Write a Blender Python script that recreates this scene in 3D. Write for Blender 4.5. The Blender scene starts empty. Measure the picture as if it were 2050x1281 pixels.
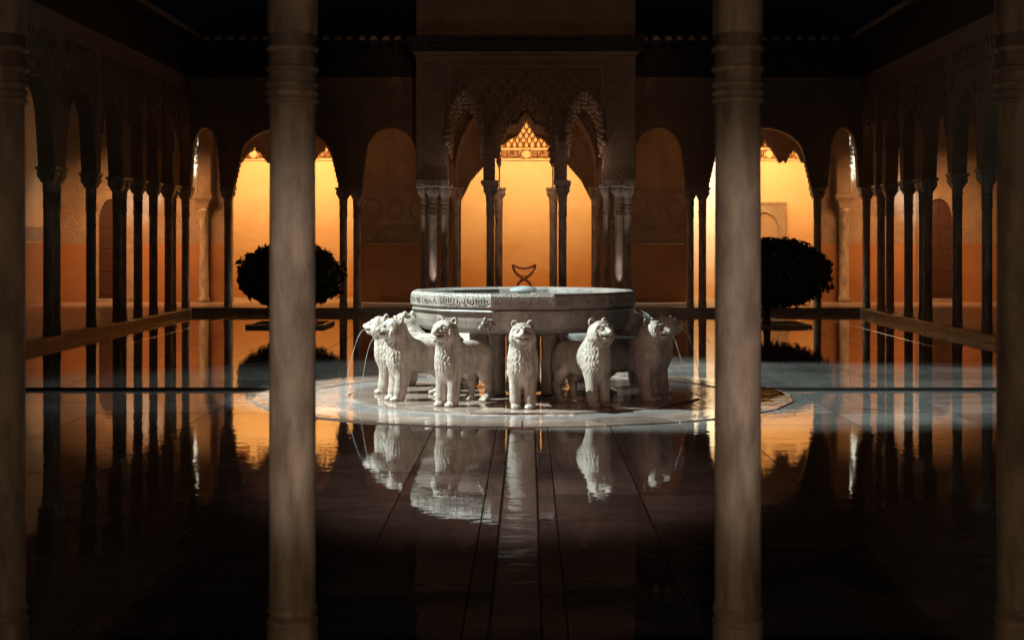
import bpy, bmesh, math, random
import numpy as np
from mathutils import Vector, Matrix

random.seed(7)
R = math.radians
PI = math.pi
scene = bpy.context.scene
COL = scene.collection

# ------------------------------------------------------------------ camera
cam_d = bpy.data.cameras.new('camera')
cam = bpy.data.objects.new('camera', cam_d)
COL.objects.link(cam)
cam.location = (0.06, 0.0, 1.77)
cam.rotation_euler = (R(90), 0, 0)
cam_d.sensor_width = 36.0
cam_d.lens = 36.0 * 3000 / 2050
cam_d.shift_x = -33 / 2050
cam_d.shift_y = -160 / 2050
cam_d.clip_start = 0.05
cam_d.clip_end = 500
cam_d.dof.use_dof = True
cam_d.dof.focus_distance = 17.0
cam_d.dof.aperture_fstop = 4.0
scene.camera = cam

# ------------------------------------------------------------------ night sky
world = bpy.data.worlds.new('World')
scene.world = world
world.use_nodes = True
bg = world.node_tree.nodes['Background']
bg.inputs[0].default_value = (0.22, 0.30, 0.55, 1)
bg.inputs[1].default_value = 0.0020

# ------------------------------------------------------------------ lamps
def lamp(name, kind, loc, target, power, col, **kw):
    d = bpy.data.lights.new(name, kind)
    d.energy = power
    d.color = col
    for k, v in kw.items():
        setattr(d, k, v)
    o = bpy.data.objects.new(name, d)
    COL.objects.link(o)
    o.location = loc
    o.rotation_euler = (Vector(target) - Vector(loc)).to_track_quat('-Z', 'Y').to_euler()
    return o

WARM = (1.0, 0.55, 0.20)
WARM2 = (1.0, 0.43, 0.15)
COOL = (0.76, 1.0, 0.97)
PINK = (1.0, 0.50, 0.36)
# floodlights up on the halls on either side of the fountain
lamp('hall_floodlight_west', 'SPOT', (-7.3, 15.8, 7.0), (0.6, 17.3, 0.0), 13500, COOL,
     spot_size=R(39), spot_blend=0.4, shadow_soft_size=0.03)
lamp('hall_floodlight_east', 'SPOT', (7.5, 24.5, 7.0), (0.0, 19.9, 0.0), 4800, COOL,
     spot_size=R(36), spot_blend=0.8, shadow_soft_size=0.03)
# unseen soft pinkish fill, added under the eave of the near gallery
lamp('eave_fill', 'SPOT', (-2.6, 7.4, 4.4), (0.0, 17.2, 0.5), 270, PINK,
     spot_size=R(52), spot_blend=0.9, shadow_soft_size=0.35)
for x in (-0.9, 0.9):  # added spots behind the camera that brighten the near columns
    lamp('column_fill', 'SPOT', (x * 0.8, -2.4, 1.5), (x, 6.0, 1.36), 980, (1.0, 0.75, 0.60),
         spot_size=R(12.5), spot_blend=1.0, shadow_soft_size=0.12)
lamp('gallery_fill', 'SPOT', (0.2, -2.0, 1.9), (0.0, 6.0, 1.3), 165, (1.0, 0.66, 0.44),  # broad added fill from behind the camera, no fixture there
     spot_size=R(50), spot_blend=1.0, shadow_soft_size=0.25)
lamp('path_fill', 'SPOT', (0.0, 6.9, 4.5), (-0.1, 10.8, 0.0), 400, (1.0, 0.66, 0.56),  # added fill that lifts the foreground paving
     spot_size=R(41), spot_blend=1.0, shadow_soft_size=0.3)
lamp('pavilion_fill', 'SPOT', (0.6, 7.2, 4.9), (0.0, 34.0, 5.4), 820, (1.0, 0.56, 0.36),  # added fill that brightens the pavilion front and roof tiles
     spot_size=R(20), spot_blend=0.8, shadow_soft_size=0.2)
for x in (-2.10, 2.10):
    lamp('column_uplight', 'SPOT', (x + 0.03, 33.45, 0.20), (x, 33.80, 1.7), 75, (1.0, 0.84, 0.78),
         spot_size=R(34), spot_blend=0.5, shadow_soft_size=0.015)
lamp('pavilion_light', 'POINT', (0.0, 35.1, 3.1), (0, 35, 5), 24.0, (1.0, 0.45, 0.22), shadow_soft_size=0.15)
for x, p in ((-1.45, 1.3), (1.45, 3.5)):  # small lights added for highlights on the stalactite cells
    lamp('pavilion_light', 'POINT', (x, 33.62, 3.5), (x, 34, 5), p, (1.0, 0.72, 0.60), shadow_soft_size=0.03)
lamp('floor_fill', 'POINT', (0.2, 2.6, 0.22), (0.0, 6.0, 0.4), 11.0, (1.0, 0.48, 0.14), shadow_soft_size=0.05)  # unseen low light, added to tint the near column bases orange
# warm lamps of the hall behind the far gallery
lamp('hall_lamp_centre', 'AREA', (0.0, 39.85, 4.9), (0.0, 42.5, 1.9), 260, WARM,
     shape='RECTANGLE', size=3.6, size_y=0.4)
lamp('hall_lamp_left', 'AREA', (-6.3, 39.85, 4.9), (-6.3, 42.5, 2.1), 330, WARM,
     shape='RECTANGLE', size=3.8, size_y=0.4)
lamp('hall_lamp_right', 'AREA', (6.2, 39.85, 4.9), (6.2, 42.5, 2.1), 330, WARM,
     shape='RECTANGLE', size=3.8, size_y=0.4)
# lamps in the corners of the far gallery
for s, p in ((-1, 100), (1, 85)):
    lamp('corner_lamp', 'AREA', (s * 9.9, 36.9, 4.1), (s * 9.9, 39.3, 1.2), p, WARM2,
         shape='RECTANGLE', size=2.6, size_y=0.4, spread=R(105))
    lamp('corner_spot', 'SPOT', (s * 10.1, 39.04, 4.7), (s * 8.6, 39.34, 4.15), 1500, COOL,
         spot_size=R(46), spot_blend=0.2, shadow_soft_size=0.02)
    lamp('corner_spot', 'SPOT', (s * 9.0, 37.4, 4.4), (s * 10.05, 39.3, 2.95), 330, COOL,
         spot_size=R(26), spot_blend=0.8, shadow_soft_size=0.02)
    lamp('gallery_wall_lamp', 'AREA', (s * 10.2, 32.0, 3.0), (s * 12.4, 32.0, 1.0), 12, WARM2,
         shape='RECTANGLE', size=9.0, size_y=0.4, spread=R(85))
    lamp('gallery_strip', 'AREA', (s * 4.6, 36.9, 5.2), (s * 4.6, 39.3, 3.2), 11, WARM2,
         shape='RECTANGLE', size=5.0, size_y=0.3)
lamp('doorway_spot', 'SPOT', (6.9, 40.2, 5.2), (4.9, 42.5, 2.7), 1600, COOL,
     spot_size=R(46), spot_blend=0.15, shadow_soft_size=0.03)

vs = scene.view_settings
vs.view_transform = 'Standard'
vs.look = 'None'
vs.exposure = 0.0
vs.gamma = 1.0
vs.use_curve_mapping = False
scene.cycles.max_bounces = 6
scene.cycles.diffuse_bounces = 3
scene.cycles.glossy_bounces = 4
scene.cycles.sample_clamp_indirect = 4.0
scene.cycles.use_denoising = True

# ------------------------------------------------------------------ materials
def new_mat(name):
    m = bpy.data.materials.new(name)
    m.use_nodes = True
    nt = m.node_tree
    return m, nt, nt.nodes['Principled BSDF']

def N(nt, t, **kw):
    n = nt.nodes.new(t)
    for k, v in kw.items():
        if k in n.inputs.keys() if isinstance(k, str) else False:
            n.inputs[k].default_value = v
        else:
            setattr(n, k, v)
    return n

def ramp(nt, stops):
    r = nt.nodes.new('ShaderNodeValToRGB')
    e = r.color_ramp.elements
    while len(e) < len(stops):
        e.new(0.5)
    for i, (p, c) in enumerate(stops):
        e[i].position = p
        e[i].color = (*c, 1)
    return r

def stone(name, ca, cb, rough=0.5, scale=3.0, bump=0.15, bscale=40.0, spec=0.5, world_co=False, stretch=(1, 1, 1),
          carve=None, coat=0.0, ior=None, detail=6.0):
    m, nt, p = new_mat(name)
    L = nt.links.new
    if world_co:
        g = nt.nodes.new('ShaderNodeNewGeometry'); co = g.outputs['Position']
    else:
        t = nt.nodes.new('ShaderNodeTexCoord'); co = t.outputs['Object']
    mp = nt.nodes.new('ShaderNodeMapping'); mp.inputs['Scale'].default_value = stretch
    L(co, mp.inputs[0])
    oi = nt.nodes.new('ShaderNodeObjectInfo')
    if not world_co:
        vm = nt.nodes.new('ShaderNodeVectorMath'); vm.operation = 'SCALE'; vm.inputs[0].default_value = (17, 11, 23)
        L(oi.outputs['Random'], vm.inputs['Scale']); L(vm.outputs[0], mp.inputs['Location'])
    n1 = nt.nodes.new('ShaderNodeTexNoise'); n1.inputs['Scale'].default_value = scale
    n1.inputs['Detail'].default_value = detail; n1.inputs['Roughness'].default_value = 0.62
    L(mp.outputs[0], n1.inputs['Vector'])
    r = ramp(nt, [(0.3, cb), (0.68, ca)])
    L(n1.outputs['Fac'], r.inputs[0])
    L(r.outputs[0], p.inputs['Base Color'])
    p.inputs['Roughness'].default_value = rough
    p.inputs['Specular IOR Level'].default_value = spec
    if ior: p.inputs['IOR'].default_value = ior
    n2 = nt.nodes.new('ShaderNodeTexNoise'); n2.inputs['Scale'].default_value = bscale
    n2.inputs['Detail'].default_value = 5.0
    L(mp.outputs[0], n2.inputs['Vector'])
    b = nt.nodes.new('ShaderNodeBump'); b.inputs['Strength'].default_value = bump
    b.inputs['Distance'].default_value = 0.02
    L(n2.outputs['Fac'], b.inputs['Height'])
    last = b
    if carve:
        cs, st, dist = carve
        v = nt.nodes.new('ShaderNodeTexVoronoi'); v.feature = 'DISTANCE_TO_EDGE'
        v.inputs['Scale'].default_value = cs
        L(co, v.inputs['Vector'])
        v2 = nt.nodes.new('ShaderNodeTexVoronoi'); v2.feature = 'F1'
        v2.inputs['Scale'].default_value = cs * 2.3
        L(co, v2.inputs['Vector'])
        mx = nt.nodes.new('ShaderNodeMath'); mx.operation = 'MULTIPLY_ADD'
        mr = nt.nodes.new('ShaderNodeMapRange'); mr.inputs['From Max'].default_value = 0.12
        L(v.outputs['Distance'], mr.inputs['Value'])
        L(v2.outputs['Distance'], mx.inputs[0]); mx.inputs[1].default_value = -0.9
        L(mr.outputs[0], mx.inputs[2])
        b2 = nt.nodes.new('ShaderNodeBump'); b2.inputs['Strength'].default_value = st
        b2.inputs['Distance'].default_value = dist
        L(mx.outputs[0], b2.inputs['Height'])
        L(b.outputs[0], b2.inputs['Normal'])
        last = b2
    L(last.outputs[0], p.inputs['Normal'])
    if coat:
        p.inputs['Coat Weight'].default_value = coat
        p.inputs['Coat Roughness'].default_value = 0.05
    return m

M = {}
M['column'] = stone('column_marble', (0.60, 0.53, 0.45), (0.24, 0.20, 0.16), 0.5, 3.2, 0.4, 60, stretch=(2.6, 2.6, 0.9), detail=11.0)
M['lion'] = stone('lion_marble', (0.50, 0.395, 0.34), (0.30, 0.22, 0.18), 0.55, 7, 0.45, 55)
M['basin'] = stone('basin_marble', (0.32, 0.25, 0.215), (0.17, 0.125, 0.105), 0.42, 5, 0.2, 50)
M['basin_carved'] = stone('basin_carved_marble', (0.34, 0.27, 0.235), (0.18, 0.135, 0.115), 0.45, 5, 0.2, 50, carve=(26, 0.4, 0.012))
M['stucco'] = stone('plain_stucco', (0.36, 0.25, 0.165), (0.24, 0.165, 0.11), 0.85, 1.5, 0.25, 18)
M['carved'] = stone('carved_stucco', (0.40, 0.28, 0.19), (0.26, 0.18, 0.12), 0.85, 2.5, 0.2, 25, carve=(15.0, 0.7, 0.04))
M['carved_fine'] = stone('fine_carved_stucco', (0.52, 0.41, 0.31), (0.36, 0.27, 0.20), 0.85, 2.5, 0.2, 25, carve=(20.0, 0.8, 0.035))
M['dado'] = stone('terracotta_dado', (0.37, 0.185, 0.085), (0.28, 0.13, 0.06), 0.8, 1.2, 0.2, 20)
M['limewash'] = stone('limewash_wall', (0.66, 0.52, 0.34), (0.60, 0.45, 0.27), 0.85, 0.9, 0.2, 14)
M['frieze_ground'] = stone('shaded_frieze_ground', (0.26, 0.10, 0.035), (0.17, 0.06, 0.02), 0.85, 4, 0.2, 25, carve=(20.0, 0.8, 0.03))  # shade behind the raised letters put into the painted ground's colour
M['wood'] = stone('dark_cedar', (0.045, 0.030, 0.020), (0.025, 0.016, 0.011), 0.7, 6, 0.3, 40, stretch=(1, 1, 0.2))
M['door'] = stone('red_door_wood', (0.055, 0.018, 0.011), (0.03, 0.010, 0.006), 0.6, 8, 0.3, 40, stretch=(3, 3, 0.3))
M['chair'] = stone('chair_wood', (0.16, 0.055, 0.02), (0.09, 0.03, 0.012), 0.45, 9, 0.2, 40)
M['tile'] = stone('roof_tile_clay', (0.58, 0.40, 0.30), (0.38, 0.25, 0.18), 0.8, 7, 0.3, 30)
M['kerb'] = stone('kerb_marble', (0.38, 0.34, 0.30), (0.22, 0.19, 0.165), 0.35, 3, 0.2, 25, world_co=True)
M['gallery'] = stone('gallery_paving', (0.45, 0.36, 0.30), (0.30, 0.24, 0.20), 0.28, 2.2, 0.1, 15, world_co=True)
M['mortar'] = stone('wet_mortar', (0.05, 0.045, 0.04), (0.03, 0.027, 0.024), 0.4, 9, 0.3, 40, world_co=True)
M['soil'] = stone('dark_soil', (0.035, 0.025, 0.018), (0.018, 0.013, 0.010), 0.9, 14, 0.6, 40)
M['bark'] = stone('bark', (0.09, 0.065, 0.045), (0.045, 0.032, 0.022), 0.9, 14, 0.6, 30, stretch=(1, 1, 0.3))

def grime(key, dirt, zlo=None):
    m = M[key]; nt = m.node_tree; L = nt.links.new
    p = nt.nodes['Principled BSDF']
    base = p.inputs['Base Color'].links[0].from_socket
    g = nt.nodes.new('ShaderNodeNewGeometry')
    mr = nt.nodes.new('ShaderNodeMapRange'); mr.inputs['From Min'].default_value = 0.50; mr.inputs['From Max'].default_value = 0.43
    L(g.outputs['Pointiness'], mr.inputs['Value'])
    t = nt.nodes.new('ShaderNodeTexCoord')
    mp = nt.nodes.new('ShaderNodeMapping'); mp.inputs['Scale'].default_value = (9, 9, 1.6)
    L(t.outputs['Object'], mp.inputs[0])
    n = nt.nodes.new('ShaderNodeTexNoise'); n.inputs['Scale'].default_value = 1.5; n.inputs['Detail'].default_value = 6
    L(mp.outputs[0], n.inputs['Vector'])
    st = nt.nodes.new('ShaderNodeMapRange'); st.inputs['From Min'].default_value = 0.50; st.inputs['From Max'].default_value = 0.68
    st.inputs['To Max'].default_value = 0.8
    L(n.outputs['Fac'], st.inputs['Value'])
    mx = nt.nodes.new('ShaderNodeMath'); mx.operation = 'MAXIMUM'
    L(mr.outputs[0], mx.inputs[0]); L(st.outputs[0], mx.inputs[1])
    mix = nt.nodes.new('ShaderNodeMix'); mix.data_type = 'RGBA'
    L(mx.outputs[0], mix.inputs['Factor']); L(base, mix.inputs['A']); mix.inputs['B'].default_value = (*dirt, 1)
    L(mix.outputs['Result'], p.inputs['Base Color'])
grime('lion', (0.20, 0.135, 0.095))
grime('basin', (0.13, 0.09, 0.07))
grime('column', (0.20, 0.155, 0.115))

# limewash: damp stains low down on the wall (wear with its own shape)
def stain_limewash():
    m = M['limewash']; nt = m.node_tree; L = nt.links.new
    p = nt.nodes['Principled BSDF']
    base = p.inputs['Base Color'].links[0].from_socket
    g = nt.nodes.new('ShaderNodeNewGeometry')
    sp = nt.nodes.new('ShaderNodeSeparateXYZ'); L(g.outputs['Position'], sp.inputs[0])
    mp = nt.nodes.new('ShaderNodeMapping'); mp.inputs['Scale'].default_value = (0.45, 1, 1.4)
    L(g.outputs['Position'], mp.inputs[0])
    n = nt.nodes.new('ShaderNodeTexNoise'); n.inputs['Scale'].default_value = 1.6; n.inputs['Detail'].default_value = 7
    n.inputs['Roughness'].default_value = 0.65
    L(mp.outputs[0], n.inputs['Vector'])
    ma = nt.nodes.new('ShaderNodeMath'); ma.operation = 'MULTIPLY_ADD'
    L(n.outputs['Fac'], ma.inputs[0]); ma.inputs[1].default_value = 2.6; ma.inputs[2].default_value = 0.05
    mr = nt.nodes.new('ShaderNodeMath'); mr.operation = 'SUBTRACT'
    L(ma.outputs[0], mr.inputs[0]); L(sp.outputs['Z'], mr.inputs[1])
    cl = nt.nodes.new('ShaderNodeMapRange'); cl.inputs['From Min'].default_value = -1.5; cl.inputs['From Max'].default_value = 1.1
    L(mr.outputs[0], cl.inputs['Value'])
    mix = nt.nodes.new('ShaderNodeMix'); mix.data_type = 'RGBA'
    L(cl.outputs[0], mix.inputs['Factor'])
    L(base, mix.inputs['A']); mix.inputs['B'].default_value = (0.46, 0.21, 0.065, 1)
    L(mix.outputs['Result'], p.inputs['Base Color'])
stain_limewash()

def wet_marble(name, ca, cb, rough=0.010, ior=3.4, wob=0.010):
    m, nt, p = new_mat(name)
    L = nt.links.new
    g = nt.nodes.new('ShaderNodeNewGeometry')
    n1 = nt.nodes.new('ShaderNodeTexNoise'); n1.inputs['Scale'].default_value = 1.7; n1.inputs['Detail'].default_value = 8
    n1.inputs['Roughness'].default_value = 0.65; n1.inputs['Distortion'].default_value = 1.2
    L(g.outputs['Position'], n1.inputs['Vector'])
    r = ramp(nt, [(0.3, cb), (0.7, ca)])
    L(n1.outputs['Fac'], r.inputs[0])
    oi = nt.nodes.new('ShaderNodeObjectInfo')
    hs = nt.nodes.new('ShaderNodeHueSaturation')
    mv = nt.nodes.new('ShaderNodeMapRange'); mv.inputs['To Min'].default_value = 0.6; mv.inputs['To Max'].default_value = 1.25
    L(oi.outputs['Random'], mv.inputs['Value']); L(mv.outputs[0], hs.inputs['Value'])
    L(r.outputs[0], hs.inputs['Color'])
    L(hs.outputs[0], p.inputs['Base Color'])
    # film of water with drier patches
    n3 = nt.nodes.new('ShaderNodeTexNoise'); n3.inputs['Scale'].default_value = 1.1; n3.inputs['Detail'].default_value = 5
    L(g.outputs['Position'], n3.inputs['Vector'])
    rr = nt.nodes.new('ShaderNodeMapRange'); rr.inputs['From Min'].default_value = 0.52; rr.inputs['From Max'].default_value = 0.72
    rr.inputs['To Min'].default_value = rough; rr.inputs['To Max'].default_value = rough + 0.05
    L(n3.outputs['Fac'], rr.inputs['Value'])
    L(rr.outputs[0], p.inputs['Roughness'])
    p.inputs['IOR'].default_value = ior
    mp = nt.nodes.new('ShaderNodeMapping'); mp.inputs['Scale'].default_value = (1.0, 1.0, 1.0)
    L(g.outputs['Position'], mp.inputs[0])
    n2 = nt.nodes.new('ShaderNodeTexNoise'); n2.inputs['Scale'].default_value = 5.0; n2.inputs['Detail'].default_value = 4
    L(mp.outputs[0], n2.inputs['Vector'])
    b = nt.nodes.new('ShaderNodeBump'); b.inputs['Strength'].default_value = wob; b.inputs['Distance'].default_value = 0.1
    L(n2.outputs['Fac'], b.inputs['Height'])
    L(b.outputs[0], p.inputs['Normal'])
    return m
M['slab'] = wet_marble('wet_marble_slab', (0.36, 0.315, 0.29), (0.16, 0.135, 0.125))
M['channel'] = wet_marble('wet_channel_marble', (0.34, 0.29, 0.27), (0.20, 0.17, 0.16), rough=0.10, wob=0.05)
M['apron'] = wet_marble('wet_apron_marble', (0.56, 0.395, 0.33), (0.25, 0.16, 0.13), rough=0.05, wob=0.05, ior=1.9)

def water_mat():
    m, nt, p = new_mat('water')
    L = nt.links.new
    p.inputs['Base Color'].default_value = (0.05, 0.06, 0.06, 1)
    p.inputs['Roughness'].default_value = 0.03
    p.inputs['IOR'].default_value = 1.33
    g = nt.nodes.new('ShaderNodeNewGeometry')
    n2 = nt.nodes.new('ShaderNodeTexNoise'); n2.inputs['Scale'].default_value = 9.0
    L(g.outputs['Position'], n2.inputs['Vector'])
    b = nt.nodes.new('ShaderNodeBump'); b.inputs['Strength'].default_value = 0.15; b.inputs['Distance'].default_value = 0.1
    L(n2.outputs['Fac'], b.inputs['Height']); L(b.outputs[0], p.inputs['Normal'])
    return m
M['water'] = water_mat()
def jet_mat():
    m, nt, p = new_mat('water_jet')
    p.inputs['Base Color'].default_value = (0.85, 0.88, 0.88, 1)
    p.inputs['Roughness'].default_value = 0.05
    p.inputs['Transmission Weight'].default_value = 0.7
    p.inputs['IOR'].default_value = 1.33
    g = nt.nodes.new('ShaderNodeNewGeometry')
    n = nt.nodes.new('ShaderNodeTexNoise'); n.inputs['Scale'].default_value = 30
    nt.links.new(g.outputs['Position'], n.inputs['Vector'])
    b = nt.nodes.new('ShaderNodeBump'); b.inputs['Strength'].default_value = 0.3
    nt.links.new(n.outputs['Fac'], b.inputs['Height']); nt.links.new(b.outputs[0], p.inputs['Normal'])
    return m
M['jet'] = jet_mat()
def leaf_mat():
    m, nt, p = new_mat('leaf')
    g = nt.nodes.new('ShaderNodeNewGeometry')
    n = nt.nodes.new('ShaderNodeTexNoise'); n.inputs['Scale'].default_value = 6
    nt.links.new(g.outputs['Position'], n.inputs['Vector'])
    r = ramp(nt, [(0.3, (0.020, 0.034, 0.014)), (0.7, (0.050, 0.075, 0.028))])
    nt.links.new(n.outputs['Fac'], r.inputs[0]); nt.links.new(r.outputs[0], p.inputs['Base Color'])
    p.inputs['Roughness'].default_value = 0.45
    return m
M['leaf'] = leaf_mat()

# ------------------------------------------------------------------ helpers
def mesh_from(name, bm, mat, smooth=False, bevel=0):
    me = bpy.data.meshes.new(name)
    bmesh.ops.recalc_face_normals(bm, faces=bm.faces)
    bm.to_mesh(me); bm.free()
    me.materials.append(M[mat])
    if smooth:
        for p in me.polygons: p.use_smooth = True
    return me

def link(name, me, parent=None, loc=(0, 0, 0), rot=(0, 0, 0), scale=(1, 1, 1)):
    o = bpy.data.objects.new(name, me)
    COL.objects.link(o)
    o.parent = parent
    o.location = loc; o.rotation_euler = rot; o.scale = scale
    return o

def obj(name, bm, mat, parent=None, loc=(0, 0, 0), rot=(0, 0, 0), smooth=False, stuff=False):
    o = link(name, mesh_from(name, bm, mat, smooth), parent, loc, rot)
    if stuff: o['kind'] = 'stuff'
    return o

def thing(name, label, cat, loc=(0, 0, 0), rz=0.0, group=None):
    o = bpy.data.objects.new(name, None)
    COL.objects.link(o)
    o.empty_display_size = 0.2
    o.location = loc; o.rotation_euler = (0, 0, rz)
    o['label'] = label; o['category'] = cat; o['kind'] = 'thing'
    if group: o['group'] = group
    return o

def kids(o):
    return [c for c in bpy.data.objects if c.parent == o]

def dup(root, children, loc, rz, label, group=None):
    r = root.copy(); COL.objects.link(r)
    r.location = loc; r.rotation_euler = (0, 0, rz); r['label'] = label
    if group: r['group'] = group
    for ch, gr in children:
        c = ch.copy(); COL.objects.link(c); c.parent = r
        for g in gr:
            d = g.copy(); COL.objects.link(d); d.parent = c
    return r

def tree_of(root, objs):
    return [(c, [g for g in objs if g.parent == c]) for c in objs if c.parent == root]

def add_box(bm, x0, x1, y0, y1, z0, z1):
    vs = [bm.verts.new(p) for p in ((x0, y0, z0), (x1, y0, z0), (x1, y1, z0), (x0, y1, z0),
                                    (x0, y0, z1), (x1, y0, z1), (x1, y1, z1), (x0, y1, z1))]
    for f in ((0, 3, 2, 1), (4, 5, 6, 7), (0, 1, 5, 4), (1, 2, 6, 5), (2, 3, 7, 6), (3, 0, 4, 7)):
        bm.faces.new([vs[i] for i in f])

def add_bevel_box(bm, x0, x1, y0, y1, z0, z1, c):
    b = [bm.verts.new(p) for p in ((x0, y0, z0), (x1, y0, z0), (x1, y1, z0), (x0, y1, z0))]
    m = [bm.verts.new(p) for p in ((x0, y0, z1 - c), (x1, y0, z1 - c), (x1, y1, z1 - c), (x0, y1, z1 - c))]
    t = [bm.verts.new(p) for p in ((x0 + c, y0 + c, z1), (x1 - c, y0 + c, z1), (x1 - c, y1 - c, z1), (x0 + c, y1 - c, z1))]
    bm.faces.new(b[::-1]); bm.faces.new(t)
    for i in range(4):
        j = (i + 1) % 4
        bm.faces.new((b[i], b[j], m[j], m[i])); bm.faces.new((m[i], m[j], t[j], t[i]))

def add_lathe(bm, prof, n=24, cap=True, rot0=0.0):
    rings = []
    for r, z in prof:
        rings.append([bm.verts.new((r * math.cos(rot0 + 2 * PI * k / n), r * math.sin(rot0 + 2 * PI * k / n), z)) for k in range(n)])
    for a, b in zip(rings, rings[1:]):
        for k in range(n):
            j = (k + 1) % n
            bm.faces.new((a[k], a[j], b[j], b[k]))
    if cap:
        bm.faces.new(rings[0][::-1]); bm.faces.new(rings[-1])
    return rings

def add_loft_square(bm, prof):
    rings = []
    for h, z in prof:
        rings.append([bm.verts.new(p) for p in ((-h, -h, z), (h, -h, z), (h, h, z), (-h, h, z))])
    for a, b in zip(rings, rings[1:]):
        for k in range(4):
            j = (k + 1) % 4
            bm.faces.new((a[k], a[j], b[j], b[k]))
    bm.faces.new(rings[0][::-1]); bm.faces.new(rings[-1])

def add_tube(bm, pts, rad, n=8):
    pts = [Vector(p) for p in pts]
    rings = []
    for i, p in enumerate(pts):
        a = pts[max(i - 1, 0)]; b = pts[min(i + 1, len(pts) - 1)]
        t = (b - a).normalized()
        up = Vector((0, 0, 1)) if abs(t.z) < 0.95 else Vector((1, 0, 0))
        u = t.cross(up).normalized(); v = t.cross(u)
        r = rad[i] if isinstance(rad, (list, tuple)) else rad
        rings.append([bm.verts.new(p + u * r * math.cos(2 * PI * k / n) + v * r * math.sin(2 * PI * k / n)) for k in range(n)])
    for a, b in zip(rings, rings[1:]):
        for k in range(n):
            j = (k + 1) % n
            bm.faces.new((a[k], a[j], b[j], b[k]))
    bm.faces.new(rings[0][::-1]); bm.faces.new(rings[-1])

def add_blob(bm, c, rx, ry, rz, nu=6, nv=4):
    vs = []
    top = bm.verts.new((c[0], c[1], c[2] + rz)); bot = bm.verts.new((c[0], c[1], c[2] - rz))
    for j in range(1, nv):
        th = PI * j / nv
        vs.append([bm.verts.new((c[0] + rx * math.sin(th) * math.cos(2 * PI * k / nu),
                                 c[1] + ry * math.sin(th) * math.sin(2 * PI * k / nu), c[2] + rz * math.cos(th))) for k in range(nu)])
    for k in range(nu):
        j = (k + 1) % nu
        bm.faces.new((top, vs[0][k], vs[0][j])); bm.faces.new((bot, vs[-1][j], vs[-1][k]))
    for a, b in zip(vs, vs[1:]):
        for k in range(nu):
            j = (k + 1) % nu
            bm.faces.new((a[k], b[k], b[j], a[j]))

def add_arch_panel(bm, curve, x0, x1, zs, ztop, y0, y1):
    """A wall panel from x0 to x1 and zs to ztop, cut below by the curve (x never falls)."""
    pts = [(x0, zs)] + list(curve) + [(x1, zs)]
    q = [pts[0]]
    for p in pts[1:]:
        if abs(p[0] - q[-1][0]) + abs(p[1] - q[-1][1]) > 1e-6: q.append(p)
    F = [bm.verts.new((x, y0, z)) for x, z in q]; B = [bm.verts.new((x, y1, z)) for x, z in q]
    FT = [bm.verts.new((x, y0, ztop)) for x, z in q]; BT = [bm.verts.new((x, y1, ztop)) for x, z in q]
    n = len(q)
    for i in range(n - 1):
        bm.faces.new((F[i], B[i], B[i + 1], F[i + 1]))
        if q[i + 1][0] - q[i][0] > 1e-6:
            bm.faces.new((F[i], F[i + 1], FT[i + 1], FT[i]))
            bm.faces.new((B[i + 1], B[i], BT[i], BT[i + 1]))
            bm.faces.new((FT[i], FT[i + 1], BT[i + 1], BT[i]))
    bm.faces.new((F[0], FT[0], BT[0], B[0])); bm.faces.new((F[-1], B[-1], BT[-1], FT[-1]))
    bmesh.ops.remove_doubles(bm, verts=bm.verts, dist=1e-5)

def round_arch(xc, hw, zs, za, ratio=0.86, steps=6, frac=0.52):
    z1 = zs + frac * (za - zs)
    left = []
    for i in range(steps):
        x = xc - hw + (1 - ratio) * hw * i / steps
        xn = xc - hw + (1 - ratio) * hw * (i + 1) / steps
        za_ = zs + (z1 - zs) * i / steps; zb_ = zs + (z1 - zs) * (i + 1) / steps
        left += [(x, za_), (x, zb_ - 0.03), (x + (xn - x) * 0.5, zb_ + 0.006), (xn, zb_)]
    w = ratio * hw
    for k in range(1, 13):
        t = PI / 2 * k / 12
        left.append((xc - w * math.cos(t), z1 + (za - z1) * math.sin(t)))
    right = [(2 * xc - x, z) for x, z in left[:-1]][::-1]
    return left + right

def muq_curve(keys, per=0.10):
    """Stepped muqarnas edge through the key points, running up (or down) in small lobed steps."""
    out = [keys[0]]
    for (xa, za), (xb, zb) in zip(keys, keys[1:]):
        L = math.hypot(xb - xa, zb - za)
        n = max(1, int(round(L / per)))
        for i in range(n):
            x0 = xa + (xb - xa) * i / n; x1 = xa + (xb - xa) * (i + 1) / n
            z0 = za + (zb - za) * i / n; z1 = za + (zb - za) * (i + 1) / n
            if zb >= za:
                dz = z1 - z0; dx = x1 - x0
                out += [(x0, z0 + dz * 0.55), (x0 + dx * 0.25, z0 + dz * 0.95), (x0 + dx * 0.7, z0 + dz * 1.08), (x1, z1)]
            else:
                dz = z1 - z0; dx = x1 - x0
                out += [(x0 + dx * 0.3, z0 - dz * 0.08), (x0 + dx * 0.75, z0 + dz * 0.05), (x1, z0 + dz * 0.45), (x1, z1)]
    return out

# ------------------------------------------------------------------ ground
bm = bmesh.new()
add_box(bm, -80, 80, -40, 120, -1.2, -0.12)
g = obj('ground', bm, 'soil'); g['kind'] = 'structure'

court = thing('court_floor', 'dark wet marble floor of the court with mirror-like reflections', 'floor')
del court['category']; court['kind'] = 'structure'
bm = bmesh.new()
add_box(bm, -7.96, 7.96, 6.1, 35.95, -0.119, -0.05)
obj('bedding', bm, 'mortar', court)

FX, FY = 0.0, 17.15          # centre of the fountain
R_AP = 3.05                  # outer radius of the apron round it

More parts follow.
